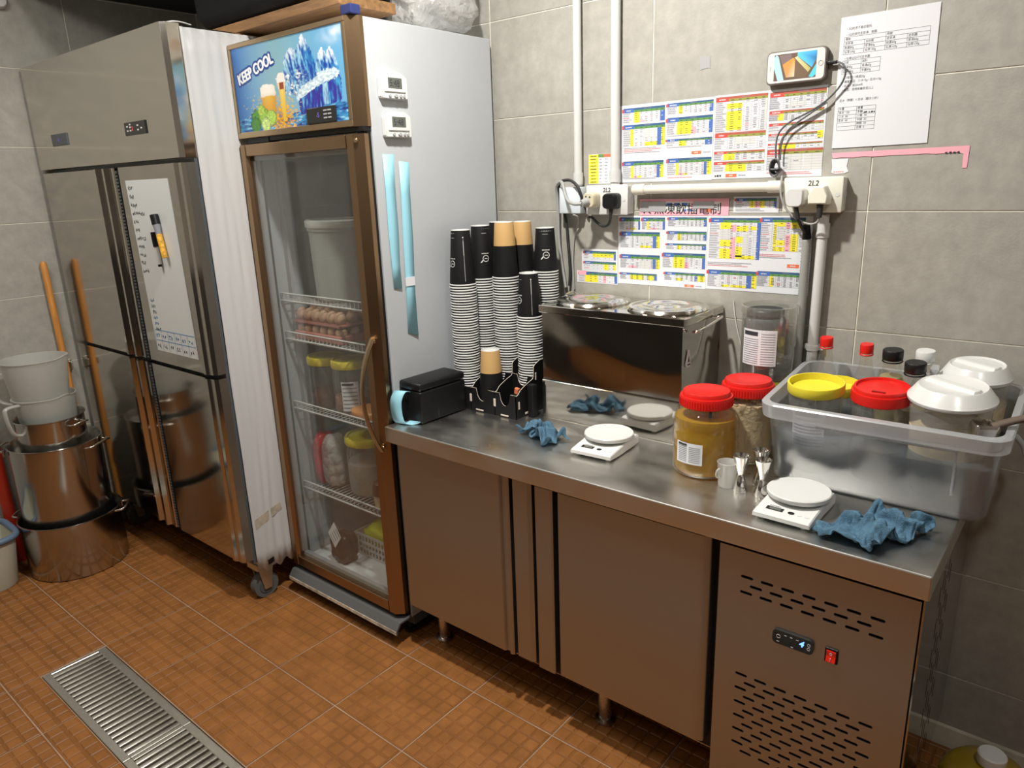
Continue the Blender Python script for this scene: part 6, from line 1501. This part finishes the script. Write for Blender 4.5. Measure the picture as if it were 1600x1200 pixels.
def pitcher(label, c, r0, r1, h, spout_a, handle_a):
    t = thing('measuring_pitcher', label, 'pitcher', c)
    bm = nb(); seg = 48; prof = [(r0*.97, 0), (r0, .004), (r1, h), (r1+.004, h+.001), (r1+.004, h+.004), (r1-.001, h+.004), (r0-.003, .005)]; rings = []
    for (r, z) in prof:
        ring = []
        for k in range(seg):
            a = 2*PI*k/seg; d = (a-spout_a+PI) % (2*PI)-PI; s = 1+.13*math.exp(-(d/.22)**2)*max(0, (z/h-.7)/.3) if z > 0 else 1
            ring.append(bm.verts.new((r*s*math.cos(a), r*s*math.sin(a), z+.012*(s-1)/.13)))
        rings.append(ring)
    for i in range(len(rings)-1):
        for k in range(seg): bm.faces.new((rings[i][k], rings[i][(k+1) % seg], rings[i+1][(k+1) % seg], rings[i+1][k])).smooth = True
    bm.faces.new(list(reversed(rings[0]))); bm.faces.new(rings[-1]); obj('pitcher_body', bm, 'milky', t, world=False, smooth=60)
    q = Matrix.Rotation(handle_a, 3, 'Z'); bm = nb(); tube(bm, [q @ Vector(p) for p in spline([(r1, 0, h*.94), (r1+.045, 0, h*.95), (r1+.058, 0, h*.86), (r1+.052, 0, h*.5), (r1+.035, 0, h*.28), (r0+.004, 0, h*.2)], 5)], .008, 10, flat=(.010, .006)); obj('handle', bm, 'milky', t, world=False, smooth=60)
    return t
pitcher('milky plastic measuring pitcher seated in the small pot under another pitcher', (PC[0], PC[1]-.004, .575), .094, .110, .165, math.radians(20), math.radians(-70)).rotation_euler = (0, 0, 0)
pitcher('milky plastic measuring pitcher on top of the pitcher and pot stack', (PC[0]-.004, PC[1]-.012, .660), .090, .116, .232, math.radians(42), math.radians(-132))
# wooden pole with wall clip
bm = nb(); tube(bm, [(-2.246, -.848, .0012), (-2.244, -.850, .6), (-2.242, -.856, 1.232), (-2.242, -.856, 1.244)], lambda t: .0135 if t < .99 else .009, 14); tag(obj('broom_pole', bm, 'wood_pole', None, loc=(-2.246, -.848, 0), smooth=50), 'orange-brown wooden pole standing against the tiled wall behind the pots', 'pole')
CLP = thing('pole_clip', 'small grey spring clip holding the wooden pole to the wall', 'clip', (XL, -.846, .78))
bm = nb(); box(bm, (XL, -.868, .765), (XL+.006, -.820, .815), .002); obj('plate', bm, 'steel_grate', CLP)
bm = nb()
for s in (-1, 1): box(bm, (XL+.006, -.849+s*.020-.003, .775), (XL+.034, -.849+s*.020+.003, .805), .002)
obj('jaw', bm, 'steel_grate', CLP)
RT = thing('hand_pump', 'red tube with black collar and grey rod standing beside the pots', 'pump', (-2.222, -1.185, 0))
bm = nb(); cyl(bm, (-2.222, -1.185, .0012), (-2.222, -1.185, .575), .024, 20); obj('tube', bm, mat('red_tube', (.52, .035, .012), .4), RT, smooth=40)
bm = nb(); cyl(bm, (-2.222, -1.185, .575), (-2.222, -1.185, .600), .026, 20); obj('collar', bm, 'black', RT, smooth=40)
bm = nb(); cyl(bm, (-2.222, -1.185, .600), (-2.222, -1.185, .690), .009, 14); obj('rod', bm, 'steel_grate', RT, smooth=40)
BU = thing('cleaning_bucket', 'beige rectangular bucket with slate blue rim on the floor by the pots', 'bucket', (-2.10, -1.405, .0012))
bm = nb(); hx, hy_ = .130, .180
loft(bm, [[(x, y, z) for x, y in rrect(0, 0, hx*s, hy_*s, .07, 6)] for z, s in ((0, .86), (.006, .88), (.205, 1.0), (.205, .97), (.01, .85))]); obj('bucket_body', bm, 'beige', BU, world=False, smooth=50)
bm = nb(); tube(bm, [(x, y, .210) for x, y in rrect(0, 0, hx+.004, hy_+.004, .074, 6)], .013, 10, closed=True); obj('rim', bm, 'slate_blue', BU, world=False, smooth=60)
# gold oil jug at the far corner of the counter
GJ = thing('oil_jug', 'gold plastic jug with a white cap on the floor at the counter fridge end', 'jug', (1.192, -.285, .0012))
bm = nb(); lathe(bm, [(a, b*.84) for a, b in [(.09, 0), (.098, .01), (.098, .055), (.093, .06), (.098, .065), (.098, .16), (.093, .165), (.098, .17), (.096, .195), (.075, .225), (.040, .238), (.026, .24), (.026, .252)]], seg=40); obj('jug_body', bm, 'gold_oil', GJ, world=False, smooth=50)
bm = nb(); lathe(bm, [(a, b-.040) for a, b in [(.028, .250), (.029, .252), (.029, .272), (.026, .275), (.001, .275)]], seg=28); obj('cap', bm, 'white_gloss', GJ, world=False, smooth=40)

bm = nb(); lathe(bm, [(.030, 0), (.030, .012), (.022, .026), (.001, .030)], seg=24, mtx=Matrix.Rotation(PI/2, 3, 'Y')); tag(obj('wall_fitting', bm, 'white', None, loc=(XL, -.815, 2.245), world=False, smooth=40), 'small white round fitting on the tiled wall above the freezer', 'wall fitting')
bm = nb(); tube(bm, spline([wp(1146, 470, -.004), wp(1150, 505, -.004), wp(1158, 540, -.004), wp(1166, 575, -.004)], 5), .0018, 6); tag(obj('hanging_cord', bm, 'white', None, loc=wp(1166, 575, -.004), smooth=50), 'thin white cord hanging on the wall between food warmer and canister', 'cord')
